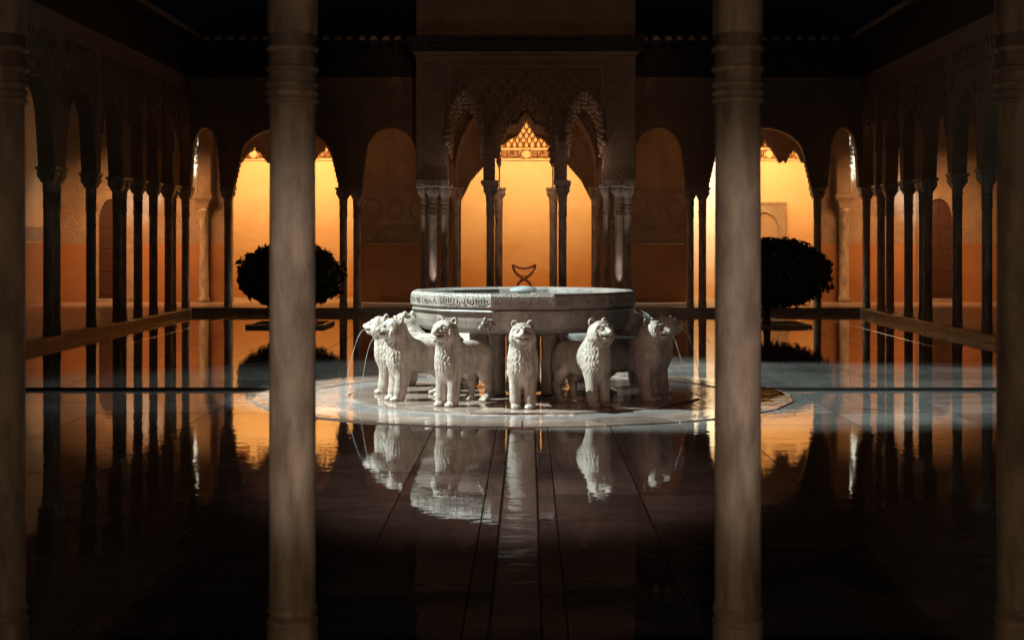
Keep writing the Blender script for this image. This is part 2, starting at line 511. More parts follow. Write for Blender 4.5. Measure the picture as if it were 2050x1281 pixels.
def slab_mesh(w, l, name='slab'):
    bm = bmesh.new()
    add_bevel_box(bm, -w / 2, w / 2, -l / 2, l / 2, -0.045, 0.0, 0.0012)
    me = mesh_from(name, bm, 'slab')
    me.materials.append(M['mortar'])          # grimy edges and joints, polished top only
    for p in me.polygons:
        p.material_index = 0 if p.normal.z > 0.99 else 1
    return me

GAP = 0.007
slab_cache = {}
def put_slab(x0, x1, y0, y1, tilt=0.0007):
    key = (round(x1 - x0, 3), round(y1 - y0, 3))
    if key not in slab_cache:
        slab_cache[key] = slab_mesh(key[0] - GAP, key[1] - GAP)
    o = link('slab', slab_cache[key], court, ((x0 + x1) / 2, (y0 + y1) / 2, random.uniform(-0.001, 0.001)),
             (random.uniform(-tilt, tilt), random.uniform(-tilt, tilt), 0))
    return o

def hits_fountain(x0, x1, y0, y1):
    # true when the rectangle lies wholly inside the apron
    return all(math.hypot(x - FX, y - FY) < R_AP - 0.15 for x in (x0, x1) for y in (y0, y1))

path_rows = [6.16] + [6.5 + 0.98 * k for k in range(12)]
path_rows2 = [18.0 + 0.98 * k for k in range(7)]
for rows in (path_rows, path_rows2):
    for y0, y1 in zip(rows, rows[1:]):
        for s in (-1, 1):
            if not hits_fountain(*sorted((s * 0.24, s * 0.835)), y0, y1):
                put_slab(*sorted((s * 0.24, s * 0.835)), y0, y1)
            if not hits_fountain(*sorted((s * 0.12, s * 0.24)), y0, y1):
                ya, yb = (y0, y1)
                put_slab(*sorted((s * 0.125, s * 0.24)), ya, yb, 0.002)
outer_x = [0.835 + i * (7.95 - 0.835) / 6 for i in range(7)]
for rows in (path_rows, path_rows2):
    for r, (y0, y1) in enumerate(zip(rows, rows[1:])):
        for i in range(6):
            for s in (-1, 1):
                xs = sorted((s * outer_x[i], s * outer_x[i + 1]))
                if hits_fountain(*xs, y0, y1): continue
                put_slab(*xs, y0, y1, 0.0005)
random.seed(11)
# far paving, too foreshortened to tell slab from slab
bm = bmesh.new()
yy = path_rows2[-1]
xs_all = [-x for x in outer_x[::-1]] + [-0.24] + [0.24] + outer_x
while yy < 35.9:
    yn = min(yy + 1.2, 35.93)
    for xa, xb in zip(xs_all, xs_all[1:]):
        add_bevel_box(bm, xa + GAP / 2, xb - GAP / 2, yy + GAP / 2, yn - GAP / 2, -0.045, 0.0, 0.004)
    yy = yn
obj('far_slabs', bm, 'slab', court, stuff=True)
# water channel along the axis and the narrow one across the court
bm = bmesh.new()
for k in range(12):
    y0 = 6.16 + k * 0.98 + 0.3
    add_bevel_box(bm, -0.118, 0.118, y0 + 0.003, min(y0 + 0.974, FY - 2.5), -0.049, -0.022, 0.006) if y0 < FY - 2.6 else None
obj('channel_bed', bm, 'channel', court, stuff=True)
bm = bmesh.new()
for s in (-1, 1):
    add_box(bm, *sorted((s * 2.9, s * 7.95)), 17.36, 17.92, -0.049, -0.035)
obj('cross_channel_bed', bm, 'channel', court)

# galleries: raised floors and kerbs
def gallery_floor(name, rects):
    bm = bmesh.new()
    for x0, x1, y0, y1 in rects:
        add_box(bm, x0, x1, y0, y1, -0.11, 0.14)
    o = obj(name, bm, 'gallery'); o['kind'] = 'structure'
    return o
gl = gallery_floor('left_gallery_floor', [(-12.6, -8.26, 4.0, 43.0)])
gr = gallery_floor('right_gallery_floor', [(8.26, 12.6, 4.0, 43.0)])
gf = gallery_floor('far_gallery_floor', [(-8.26, 8.26, 36.26, 43.0), (-2.7, 2.7, 33.3, 36.26)])
gn = gallery_floor('near_gallery_floor', [(-8.2, 8.2, -8.0, 6.1)])

kb = bmesh.new(); add_bevel_box(kb, -0.15, 0.15, -0.735, 0.735, -0.11, 0.145, 0.012)
kerb_me = mesh_from('kerb_stone', kb, 'kerb')
for s, par in ((-1, gl), (1, gr)):
    for k in range(17):
        link('kerb_stone', kerb_me, par, (s * 8.11, 11.3 + 1.48 * k, random.uniform(-0.003, 0.003)), (0, 0, random.uniform(-0.002, 0.002)))
for k in range(11):
    x = -7.3 + k * 1.475
    if -2.75 < x < 2.75: continue
    link('kerb_stone', kerb_me, gf, (x, 36.11, random.uniform(-0.003, 0.003)), (0, 0, PI / 2))

# ------------------------------------------------------------------ columns
def build_column(label, group):
    root = thing('marble_column', label, 'column', group=group)
    bm = bmesh.new()
    add_loft_square(bm, [(0.165, 0.0), (0.165, 0.019)])
    add_lathe(bm, [(0.155, 0.018), (0.148, 0.024), (0.120, 0.036), (0.106, 0.052), (0.101, 0.075), (0.100, 0.105)], 28)
    obj('base', bm, 'column', root, smooth=False)
    for z, r in ((0.112, 0.104), (0.158, 0.101)):
        b2 = bmesh.new()
        add_lathe(b2, [(r - 0.012, z - 0.018), (r - 0.003, z - 0.014), (r, z - 0.004), (r - 0.002, z + 0.006), (r - 0.014, z + 0.014)], 28)
        obj('base_ring', b2, 'column', root, smooth=True)
    bm = bmesh.new()
    add_lathe(bm, [(0.094, 0.10), (0.093, 0.17), (0.0925, 0.9), (0.0915, 1.6), (0.0905, 2.17), (0.094, 2.19), (0.094, 2.45)], 32)
    obj('shaft', bm, 'column', root, smooth=True)
    for z, h in ((2.185, 0.011), (2.216, 0.013), (2.250, 0.012), (2.312, 0.014), (2.392, 0.014)):
        b2 = bmesh.new()
        add_lathe(b2, [(0.093, z - h), (0.099, z - h * 0.8), (0.1065, z - h * 0.1), (0.103, z + h * 0.5), (0.093, z + h)], 32)
        obj('collar_ring', b2, 'column', root, smooth=True)
    bm = bmesh.new()
    add_lathe(bm, [(0.093, 2.449), (0.099, 2.455), (0.101, 2.47), (0.101, 2.60), (0.108, 2.615)], 28)
    add_loft_square(bm, [(0.102, 2.612), (0.112, 2.64), (0.145, 2.72), (0.155, 2.77), (0.155, 2.80)])
    for sx in (-1, 1):
        for sy in (-1, 1):
            add_blob(bm, (sx * 0.130, sy * 0.130, 2.74), 0.035, 0.035, 0.05)
    obj('capital', bm, 'column', root)
    bm = bmesh.new()
    add_loft_square(bm, [(0.14, 2.801), (0.17, 2.835), (0.18, 2.84), (0.18, 2.889)])
    obj('abacus', bm, 'column', root)
    return root

cols = []
near_group = None
ordn = ['first', 'second', 'third', 'fourth', 'fifth', 'sixth', 'seventh', 'eighth', 'ninth', 'tenth', 'eleventh', 'twelfth']
GZ = 0.14
spec = []
spec.append((-0.885, 6.0, 'big blurred foreground column left of the fountain', 'foreground columns of the near gallery', 'near'))
spec.append((0.898, 6.0, 'big blurred foreground column right of the fountain', 'foreground columns of the near gallery', 'near'))
spec.append((-2.05, 6.0, 'foreground column cut off by the left edge of the picture', 'foreground columns of the near gallery', 'near'))
spec.append((2.03, 6.0, 'foreground column cut off by the right edge of the picture', 'foreground columns of the near gallery', 'near'))
ld = [23.6, 25.8, 26.15, 28.3, 30.1, 30.45, 31.7, 33.0, 34.4, 34.75]
for i, d in enumerate(ld[::-1]):
    spec.append((-8.2, d, f'slender column of the left arcade, {ordn[i]} out from the far left corner', 'columns of the left arcade', 'side'))
rd = [24.4, 26.6, 28.45, 30.55, 30.9, 32.1, 33.75, 34.6]
for i, d in enumerate(rd[::-1]):
    spec.append((8.2, d, f'slender column of the right arcade, {ordn[i]} out from the far right corner', 'columns of the right arcade', 'side'))
spec.append((-8.2, 36.1, 'marble column standing in the far left corner of the court', 'columns of the far arcade', 'far'))
spec.append((8.2, 36.1, 'marble column standing in the far right corner of the court', 'columns of the far arcade', 'far'))
spec.append((-7.18, 36.1, 'single far column just left of the round shrub, before the glowing wall', 'columns of the far arcade', 'far'))
spec.append((7.02, 36.1, 'single far column behind the right shrub, beside the glowing wall', 'columns of the far arcade', 'far'))
spec.append((-4.40, 36.1, 'outer column of the far pair right of the left shrub', 'columns of the far arcade', 'far'))
spec.append((-4.07, 36.1, 'inner column of the far pair right of the left shrub', 'columns of the far arcade', 'far'))
spec.append((3.95, 36.1, 'inner column of the far pair left of the right shrub', 'columns of the far arcade', 'far'))
spec.append((4.25, 36.1, 'outer column of the far pair left of the right shrub', 'columns of the far arcade', 'far'))
PY = 33.9
for s, w in ((-1, 'left'), (1, 'right')):
    spec.append((s * 0.815 + 0.015, PY, f'column of the pavilion front, on the {w} of its middle arch', 'columns of the far pavilion', 'pav'))
    spec.append((s * 2.10, PY, f'brightly edged front column at the {w} corner of the pavilion', 'columns of the far pavilion', 'pav'))
    spec.append((s * 2.33, PY + 0.55, f'dark outer column at the {w} corner of the pavilion', 'columns of the far pavilion', 'pav'))
    spec.append((s * 1.87, PY + 0.55, f'dark inner column at the {w} corner of the pavilion', 'columns of the far pavilion', 'pav'))
    spec.append((s * 1.70, 36.2, f'column at the back of the pavilion, on its {w} side', 'columns of the far pavilion', 'back'))
spec.append((0.66, 36.2, 'thin back column seen beside the right column of the middle arch', 'columns of the far pavilion', 'back'))
spec.append((-0.66, 36.2, 'thin back column hidden beside the left column of the middle arch', 'columns of the far pavilion', 'back'))
first = build_column(spec[0][2], spec[0][3])
nb_ = bmesh.new(); add_lathe(nb_, [(0.104, 0.0), (0.104, 0.02), (0.101, 0.035), (0.100, 0.105)], 28)
near_base = mesh_from('base', nb_, 'column')
ctree = tree_of(first, list(bpy.data.objects))
for i, (x, y, lab, grp, kind) in enumerate(spec):
    if i == 0:
        first.location = (x, y, GZ); c = first
    else:
        c = dup(first, ctree, (x, y, GZ), 0.0, lab, grp)
    if kind == 'near':
        for ch_ in [o for o in bpy.data.objects if o.parent == c and o.name.startswith('base') and 'ring' not in o.name]: ch_.data = near_base

# ------------------------------------------------------------------ relief pieces
def lozenge_ring():
    bm = bmesh.new()
    n = 8
    def pt(k, s):
        a = PI / 2 + 2 * PI * k / n
        rr = 1.0 if k % 2 == 0 else 0.80
        return (s * rr * math.cos(a) * 0.10, s * rr * math.sin(a) * 0.16)
    o = [pt(k, 1.0) for k in range(n)]; i_ = [pt(k, 0.66) for k in range(n)]
    OF = [bm.verts.new((x, -0.04, z)) for x, z in o]; IF = [bm.verts.new((x, -0.045, z)) for x, z in i_]
    OB = [bm.verts.new((x * 1.06, 0.01, z * 1.06)) for x, z in o]; IB = [bm.verts.new((x * 0.9, 0.01, z * 0.9)) for x, z in i_]
    for k in range(n):
        j = (k + 1) % n
        bm.faces.new((OF[k], OF[j], IF[j], IF[k])); bm.faces.new((OB[k], OB[j], OF[j], OF[k])); bm.faces.new((IF[k], IF[j], IB[j], IB[k]))
    return mesh_from('sebka_cell', bm, 'stucco')
sebka_me = lozenge_ring()
def sebka(parent, x0, x1, z0, z1, y, sx=0.21, sz=0.17, inside=None, rot=0.0, place=None, sc=1.0):
    row = 0; z = z0 + 0.16 * sc
    while z < z1 - 0.12 * sc:
        x = x0 + 0.1 * sc + (sx * sc / 2 if row % 2 else 0)
        while x < x1 - 0.08 * sc:
            if inside is None or inside(x, z):
                loc = (x, y, z) if place is None else place(x, z)
                link('sebka_cell', sebka_me, parent, loc, (0, 0, rot), (sc, 1, sc))
            x += sx * sc
        z += sz * sc; row += 1

def frame(bm, x0, x1, z0, z1, y, w=0.05, d=0.03, sill=False):
    if sill: add_box(bm, x0, x1, y - d, y + 0.005, z0, z0 + w)
    add_box(bm, x0, x1, y - d, y + 0.005, z1 - w, z1)
    add_box(bm, x0, x0 + w, y - d, y + 0.005, z0 + w + 0.001, z1 - w - 0.001); add_box(bm, x1 - w, x1, y - d, y + 0.005, z0 + w + 0.001, z1 - w - 0.001)

ZS = 3.03; ZA = 4.46; ZT = 5.58
def arcade(name, label, bays, y, loc, rz, flip=1, relief=True, mat='stucco', base=0.0, stop=ZT):
    """A straight run of arches. bays: (x0, x1, xc, hw). Local x along the run, front faces -y."""
    root = thing(name, label, 'arcade', loc, rz)
    for (x0, x1, xc, hw) in bays:
        bm = bmesh.new()
        add_arch_panel(bm, round_arch(xc, hw, ZS, ZA), x0 + 0.0015, x1 - 0.0015, ZS, ZT, -0.14, 0.14)
        a = obj('arch', bm, mat, root)
        # raised band following the arch
        b2 = bmesh.new()
        w = 0.86 * hw; z1 = ZS + 0.52 * (ZA - ZS)
        pts = [(xc - (w + 0.05) * math.cos(t), -0.147, z1 + (ZA - z1 + 0.05) * math.sin(t)) for t in [PI * k / 18 for k in range(19)]]
        add_tube(b2, pts, 0.028, 6)
        obj('arch_moulding', b2, mat, a)
        if relief:
            sebka(a, x0 + 0.12, x1 - 0.12, ZA - 0.35, ZT - 0.22, -0.14,
                  inside=lambda x, z: ((x - xc) / (w + 0.22)) ** 2 + ((z - z1) / (ZA - z1 + 0.24)) ** 2 > 1.0)
    x0 = min(b[0] for b in bays); x1 = max(b[1] for b in bays)
    bm = bmesh.new()
    add_box(bm, x0, x1, -0.165, 0.14, ZT + 0.002, ZT + 0.09)
    obj('cornice', bm, mat, root)
    return root

far_l = arcade('arcade_wall', 'dark arcade wall left of the pavilion, three arches over a glowing hall',
    [(-8.2, -7.19, -7.70, 0.36), (-7.19, -4.24, -5.76, 1.25), (-4.24, -2.46, -3.24, 0.70)], 36.1, (0, 36.1, 0), 0)
far_r = arcade('arcade_wall', 'dark arcade wall right of the pavilion, three arches over a glowing hall',
    [(2.46, 4.1, 3.18, 0.66), (4.1, 7.03, 5.62, 1.22), (7.03, 8.2, 7.62, 0.37)], 36.1, (0, 36.1, 0), 0)

def bays_from(ds, near, far):
    ds = sorted(ds)
    cl = []
    for d in ds:
        if cl and d - cl[-1][-1] < 0.6: cl[-1].append(d)
        else: cl.append([d])
    mids = [sum(c) / len(c) for c in cl]
    edges = [c for c in cl]
    out = []
    for (a, b, ma, mb) in zip(edges, edges[1:], mids, mids[1:]):
        lo = a[-1] + 0.15; hi = b[0] - 0.15
        out.append((ma, mb, (lo + hi) / 2, (hi - lo) / 2))
    return out
lb = bays_from(ld + [21.4, 19.2, 36.1], 0, 0)
# left wall faces +x: local x -> world y ; rotate so that the front (-y local) looks to +x
side_l = arcade('arcade_wall', 'long arcade wall along the left side of the court, in deep shade',
    [(a, b, c, h) for a, b, c, h in lb], 0, (-8.2, 0, 0), PI / 2)
rb = bays_from(rd + [22.2, 20.0, 36.1], 0, 0)
side_r = arcade('arcade_wall', 'long arcade wall along the right side of the court, in deep shade',
    [(-b, -a, -c, h) for a, b, c, h in rb], 0, (8.2, 0, 0), -PI / 2)

# ------------------------------------------------------------------ pavilion
pav = thing('pavilion', 'projecting central pavilion with three tall muqarnas arches and a sebka panel', 'pavilion', (0, PY, 0))
PS = 3.03; PT = 5.94
def pav_arch(xc, hw, zs, zv, zsh, za, x0, x1, y0, y1, name='arch', mat='carved'):
    keys = [(xc - hw, zs), (xc - hw, zv), (xc - hw * 0.92, zsh), (xc - hw * 0.66, zsh + (za - zsh) * 0.50), (xc - hw * 0.30, zsh + (za - zsh) * 0.84), (xc, za)]
    c = [(xc - hw, zs)] + muq_curve(keys[1:], 0.13)
    full = c + [(2 * xc - x, z) for x, z in c[:-1]][::-1]
    bm = bmesh.new()
    add_arch_panel(bm, full, x0 + 0.0015, x1 - 0.0015, zs, PT, y0, y1)
    a = obj(name, bm, mat, pav)
    # stalactite cells hung along the arch, in receding tiers
    b2 = bmesh.new()
    half = muq_curve(keys[1:], 0.13)
    for i, (x, z) in enumerate(half[3::4]):
        for s in (-1, 1):
            for k, yy in enumerate((y0 - 0.01, y0 + 0.08, y0 + 0.20, y0 + 0.32)):
                rr = (0.070 - 0.006 * k) * random.uniform(0.72, 1.22)
                X = xc + s * (x - xc) * (1.07 - 0.055 * k) + random.uniform(-0.012, 0.012)
                add_blob(b2, (X, yy, z + 0.10 - 0.10 * k), rr, rr, rr * 1.35, 8, 6)
                if (i + k) % 2 == 0: add_blob(b2, (X + s * 0.05, yy - 0.01, z + 0.22 - 0.10 * k), rr * 0.5, rr * 0.5, rr * 1.0, 6, 4)
    m = obj('muqarnas', b2, 'stucco', a, smooth=True); m['kind'] = 'stuff'
    return a
pav_arch(-0.03, 0.67, PS, 3.6, 4.15, 4.98, -0.80, 0.80, -0.14, 0.30)
pav_arch(-1.36, 0.40, PS, 3.75, 4.4, 5.0, -2.48, -0.80, -0.14, 0.30)
pav_arch(1.33, 0.40, PS, 3.75, 4.4, 5.0, 0.80, 2.48, -0.14, 0.30)
# rear arches of the pavilion, lower, with a stepped stalactite edge
def rear_arch(keys, xc, x0, x1):
    c = [(xc - keys[0][0], PS)] + muq_curve([(xc - a, z) for a, z in keys], 0.09)
    full = c + [(2 * xc - x, z) for x, z in c[:-1]][::-1]
    bm = bmesh.new()
    y0 = 36.2 - PY
    add_arch_panel(bm, full, x0 + 0.0015, x1 - 0.0015, PS, PT, y0 - 0.14, y0 + 0.14)
    a = obj('rear_arch', bm, 'carved', pav)
    b2 = bmesh.new()
    for i, (x, z) in enumerate(c[2::2]):
        for sg in (-1, 1):
            add_blob(b2, (xc + sg * (x - xc) * 1.04, y0 - 0.13, z + 0.085), 0.05, 0.06, 0.085)
            add_blob(b2, (xc + sg * (x - xc) * 1.05, y0 - 0.17, z + 0.17), 0.05, 0.06, 0.085)
    obj('muqarnas', b2, 'carved', a, smooth=True)['kind'] = 'stuff'
rear_arch([(0.63, 3.97), (0.60, 4.06), (0.53, 4.20), (0.44, 4.33), (0.17, 4.36), (0.10, 4.48), (0.0, 4.62)], 0.0, -0.66, 0.66)
for sg in (-1, 1):
    rear_arch([(0.50, 3.45), (0.45, 3.75), (0.33, 4.1), (0.15, 4.42), (0.0, 4.66)], sg * 1.16, *sorted((sg * 1.72, sg * 0.66)))
for s in (-1, 1):
    bm = bmesh.new(); add_box(bm, *sorted((s * 2.478, s * 2.22)), 0.301, 2.02, 3.03, PT); obj('side_wall', bm, 'stucco', pav)
    bm = bmesh.new(); add_box(bm, *sorted((s * 2.458, s * 1.722)), 36.2 - PY - 0.14, 36.2 - PY + 0.14, 3.03, PT); obj('side_wall', bm, 'stucco', pav)
bm = bmesh.new(); frame(bm, -2.46, 2.46, 3.25, 5.90, -0.14, 0.10, 0.025); frame(bm, -1.75, 1.75, 3.9, 5.70, -0.14, 0.06, 0.035)
obj('panel_frame', bm, 'stucco', pav)
def out_of_arches(x, z):
    for xc, w, za in ((-0.03, 0.62, 4.98), (-1.36, 0.42, 5.0), (1.33, 0.42, 5.0)):
        if abs(x - xc) < w + 0.12 and z < za + 0.16 - 0.9 * abs(x - xc): return False
    return True
sebka(pav, -1.68, 1.68, 4.25, 5.66, -0.14, inside=out_of_arches, sc=1.35)
bm = bmesh.new(); add_box(bm, -2.52, 2.52, -0.22, 2.0, PT + 0.002, PT + 0.06)
obj('cornice', bm, 'stucco', pav)
bm = bmesh.new(); add_box(bm, -2.40, 2.40, 0.31, 2.15, 5.2, 5.25)
obj('ceiling', bm, 'wood', pav)
for s in (-1, 1):
    bm = bmesh.new(); add_box(bm, *sorted((s * 1.75, s * 2.47)), -0.17, 0.36, 3.035, 3.12); obj('impost', bm, 'column', pav)
    bm = bmesh.new(); add_box(bm, *sorted((s * 0.62, s * 1.02)), -0.17, 0.36, 3.035, 3.11); obj('impost', bm, 'column', pav)
# eaves above the pavilion: carved dark wood, then the upper wall
bm = bmesh.new()
add_box(bm, -2.62, 2.62, -0.30, 1.9, PT + 0.062, PT + 0.30)
for k in range(22):
    x = -2.5 + k * 5.0 / 21
    add_box(bm, x - 0.06, x + 0.06, -0.62, -0.299, PT + 0.17, PT + 0.30)
add_box(bm, -2.66, 2.66, -0.70, 1.9, PT + 0.302, PT + 0.36)
obj('eave', bm, 'wood', pav)
up = thing('upper_wall', 'plain dim brown upper wall above the pavilion eave, against the night', 'wall', (0, 34.2, 0))
bm = bmesh.new(); add_box(bm, -2.5, 2.5, 0, 0.4, 6.302, 8.8); obj('wall_face', bm, 'stucco', up)
bm = bmesh.new()
for z in (6.55, 6.9): add_box(bm, -2.5, 2.5, -0.03, -0.001, z, z + 0.05)
obj('string_course', bm, 'stucco', up)

# ------------------------------------------------------------------ roofs
tb = bmesh.new()
ns = 8
A = [(0.092 * math.cos(PI * k / ns), 0.105 * math.sin(PI * k / ns)) for k in range(ns + 1)]
va = [tb.verts.new((x, 0, z)) for x, z in A]; vb = [tb.verts.new((x * 0.85, 0.8, z * 0.85 + 0.22)) for x, z in A]
for k in range(ns): tb.faces.new((va[k], va[k + 1], vb[k + 1], vb[k]))
tb.faces.new(va); tb.faces.new(vb[::-1])
tb.faces.new((va[0], vb[0], vb[-1], va[-1]))
tile_me = mesh_from('roof_tile', tb, 'tile')
def roof(par, u0, u1, skip=None, zc=6.52):
    bm = bmesh.new()
    # sloped deck from the eave back over the gallery
    v = [bm.verts.new(p) for p in ((u0, -0.52, zc - 0.10), (u1, -0.52, zc - 0.10), (u1, 5.5, zc + 1.4), (u0, 5.5, zc + 1.4),
                                   (u0, -0.52, zc - 0.03), (u1, -0.52, zc - 0.03), (u1, 5.5, zc + 1.52), (u0, 5.5, zc + 1.52))]
    for f in ((0, 3, 2, 1), (4, 5, 6, 7), (0, 1, 5, 4), (1, 2, 6, 5), (2, 3, 7, 6), (3, 0, 4, 7)): bm.faces.new([v[i] for i in f])
    root = obj('roof', bm, 'wood', par)
    bm = bmesh.new()
    add_box(bm, u0, u1, -0.14, 0.14, ZT + 0.095, zc - 0.12)
    obj('eave_board', bm, 'wood', root)
    bm = bmesh.new()
    n = int((u1 - u0) / 0.28)
    for k in range(n):
        x = u0 + (k + 0.5) * (u1 - u0) / n
        add_box(bm, x - 0.05, x + 0.05, -0.47, -0.141, zc - 0.30, zc - 0.11)
    r = obj('rafter_ends', bm, 'wood', root); r['kind'] = 'stuff'
    x = u0 + 0.15
    while x < u1 - 0.1:
        if skip is None or not skip(x):
            link('roof_tile', tile_me, root, (x + random.uniform(-0.01, 0.01), -0.56 + random.uniform(-0.02, 0.02), zc - 0.02), (0, 0, random.uniform(-0.03, 0.03)))
        x += 0.284
    return root
roof(far_l, -8.3, -2.66, skip=lambda x: x < -7.6)
roof(far_r, 2.66, 8.3, skip=lambda x: x > 7.6)
roof(side_l, 18.0, 36.2, skip=lambda x: x > 35.4)
roof(side_r, -36.2, -18.0, skip=lambda x: x < -35.4)
# gallery ceilings
for nm, lab, r in (('gallery_ceiling', 'dark timber ceiling of the left gallery', (-12.6, -8.35, 8.0, 43.0)),
                   ('gallery_ceiling', 'dark timber ceiling of the right gallery', (8.35, 12.6, 8.0, 43.0)),
                   ('gallery_ceiling', 'dark timber ceiling over the far gallery and hall', (-8.34, 8.34, 36.25, 43.0))):
    root = thing(nm, lab, 'ceiling', ((r[0] + r[1]) / 2, (r[2] + r[3]) / 2, 5.6))
    bm = bmesh.new()
    w = (r[1] - r[0]) / 2; l = (r[3] - r[2]) / 2
    add_box(bm, -w, w, -l, l, 0, 0.1)
    obj('boarding', bm, 'wood', root)

# ------------------------------------------------------------------ hall behind the far gallery
HY = 39.4
hall = thing('hall_wall', 'stuccoed wall behind the far arcade with a terracotta dado and jagged openings', 'wall', (0, HY, 0))
HT = 5.59
def peaks(xc, hw, zl, plist):
    """Flat lintel with stepped pyramids cut into it."""
    pts = [(xc - hw, GZ), (xc - hw, zl)]
    for (px, pw, ph) in plist:
        pts.append((px - pw, zl))
        up_ = muq_curve([(px - pw, zl), (px - pw * 0.45, zl + ph * 0.6), (px - pw * 0.15, zl + ph * 0.72), (px, zl + ph)], 0.07)
        pts += up_
        pts += [(2 * px - x, z) for x, z in up_[:-1]][::-1]
    pts += [(xc + hw, zl), (xc + hw, GZ)]
    return pts
def hall_panel(curve, x0, x1, mat):
    bm = bmesh.new(); add_arch_panel(bm, curve, x0, x1, GZ, HT, 0.0, 0.22); return obj('wall_panel', bm, mat, hall)
# centre: one large stepped arch
k = [(-1.72, 2.75), (-1.45, 3.3), (-0.98, 3.85), (-0.66, 4.22), (-0.38, 4.42), (-0.22, 4.50), (-0.10, 4.70), (0.0, 4.88)]
c = [(-1.72, GZ)] + muq_curve(k, 0.085)
c = c + [(-x, z) for x, z in c[:-1]][::-1]
hall_panel(c, -1.95, 1.95, 'carved')
hall_panel(peaks(-6.06, 1.68, 3.80, [(-7.16, 0.33, 0.42), (-6.62, 0.10, 0.14), (-6.22, 0.20, 0.34), (-5.82, 0.10, 0.14), (-5.27, 0.33, 0.42), (-4.7, 0.15, 0.2)]), -7.76, -4.34, 'carved')
hall_panel(peaks(5.92, 1.68, 3.80, [(4.5, 0.22, 0.3), (5.1, 0.33, 0.40), (5.7, 0.2, 0.3), (6.28, 0.36, 0.60), (6.77, 0.05, 0.08), (7.05, 0.20, 0.38)]), 4.20, 7.64, 'carved')
# solid panels between, plain above a carved band, a star band and a dado
for x0, x1, mm in ((-4.338, -1.952, 'carved_fine'), (1.952, 4.198, 'carved_fine'), (-12.5, -7.762, 'carved_fine'), (7.642, 12.5, 'carved_fine')):
    bm = bmesh.new(); add_box(bm, x0, x1, 0.003, 0.22, 1.66, HT); obj('stucco_field', bm, 'stucco' if abs(x0 + x1) < 7 else 'carved_fine', hall)
    bm = bmesh.new(); add_box(bm, x0, x1, -0.012, 0.22, GZ, 1.658); obj('dado', bm, 'dado', hall)
    if abs(x0 + x1) < 7:
        xm = x0 + 0.03; w = x1 - x0 - 0.06
        bm = bmesh.new(); add_box(bm, xm, xm + w, -0.03, 0.002, 2.16, 2.98); obj('carved_band', bm, 'carved_fine', hall)
        bm = bmesh.new(); add_box(bm, xm, xm + w, -0.045, 0.0, 2.985, 3.04); add_box(bm, xm, xm + w, -0.045, 0.0, 2.10, 2.155)
        add_box(bm, xm, xm + w, -0.045, 0.0, 1.662, 1.69)
        obj('moulding', bm, 'stucco', hall)
        # band of eight-pointed stars
        for q in range(6):
            for rr in range(2):
                b2 = bmesh.new()
                cx = xm + (q + 0.5 + 0.5 * (rr % 2)) * w / 6.6; cz = 1.80 + 0.18 * rr
                pts = [((0.085 if t % 2 == 0 else 0.055) * math.cos(2 * PI * t / 16), (0.085 if t % 2 == 0 else 0.055) * math.sin(2 * PI * t / 16)) for t in range(16)]
                f = [b2.verts.new((cx + a, -0.02, cz + b)) for a, b in pts]; bk = [b2.verts.new((cx + a * 1.1, 0.004, cz + b * 1.1)) for a, b in pts]
                b2.faces.new(f)
                for t in range(16): b2.faces.new((f[t], f[(t + 1) % 16], bk[(t + 1) % 16], bk[t]))
                obj('star_tile', b2, 'carved_fine', hall)
        for q in range(4):
            b2 = bmesh.new()
            cx = xm + (q + 0.5) * w / 4
            pts = [(cx + 0.20 * math.cos(2 * PI * t / 16), -0.035, 2.58 + 0.28 * math.sin(2 * PI * t / 16)) for t in range(17)]
            add_tube(b2, pts, 0.022, 5); obj('carved_medallion', b2, 'stucco', hall)
        for q, xx in enumerate((x0 + 0.75, x1 - 0.6)):
            bm = bmesh.new(); add_box(bm, xx, xx + 0.09, -0.03, 0.002, 3.05, 5.3); obj('panel_strip', bm, 'stucco', hall)
# bright back wall of the hall
back = thing('glowing_wall', 'glowing lamplit ochre plaster wall at the back of the hall, with a carved inscription frieze', 'wall', (0, 42.5, 0))
bm = bmesh.new(); add_box(bm, -8.55, 8.45, 0, 0.3, GZ, 4.03); obj('plaster', bm, 'limewash', back)
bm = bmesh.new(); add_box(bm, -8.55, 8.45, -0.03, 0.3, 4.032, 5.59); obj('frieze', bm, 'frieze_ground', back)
bm = bmesh.new(); add_box(bm, -8.55, 8.45, -0.06, -0.031, 4.02, 4.06); add_box(bm, -8.55, 8.45, -0.06, -0.031, 4.33, 4.37); obj('moulding', bm, 'limewash', back)
# partition walls keep each hall bay apart
pt = thing('hall_partition', 'cross walls closing the lamplit hall between its bays', 'wall', (0, 39.65, 0))
bm = bmesh.new()
bm.free()
for x in (-8.7, -2.9, 2.9, 8.6):
    bm = bmesh.new(); add_box(bm, x - 0.12, x + 0.12, 0, 2.84, GZ, HT); obj('cross_wall', bm, 'limewash', pt)

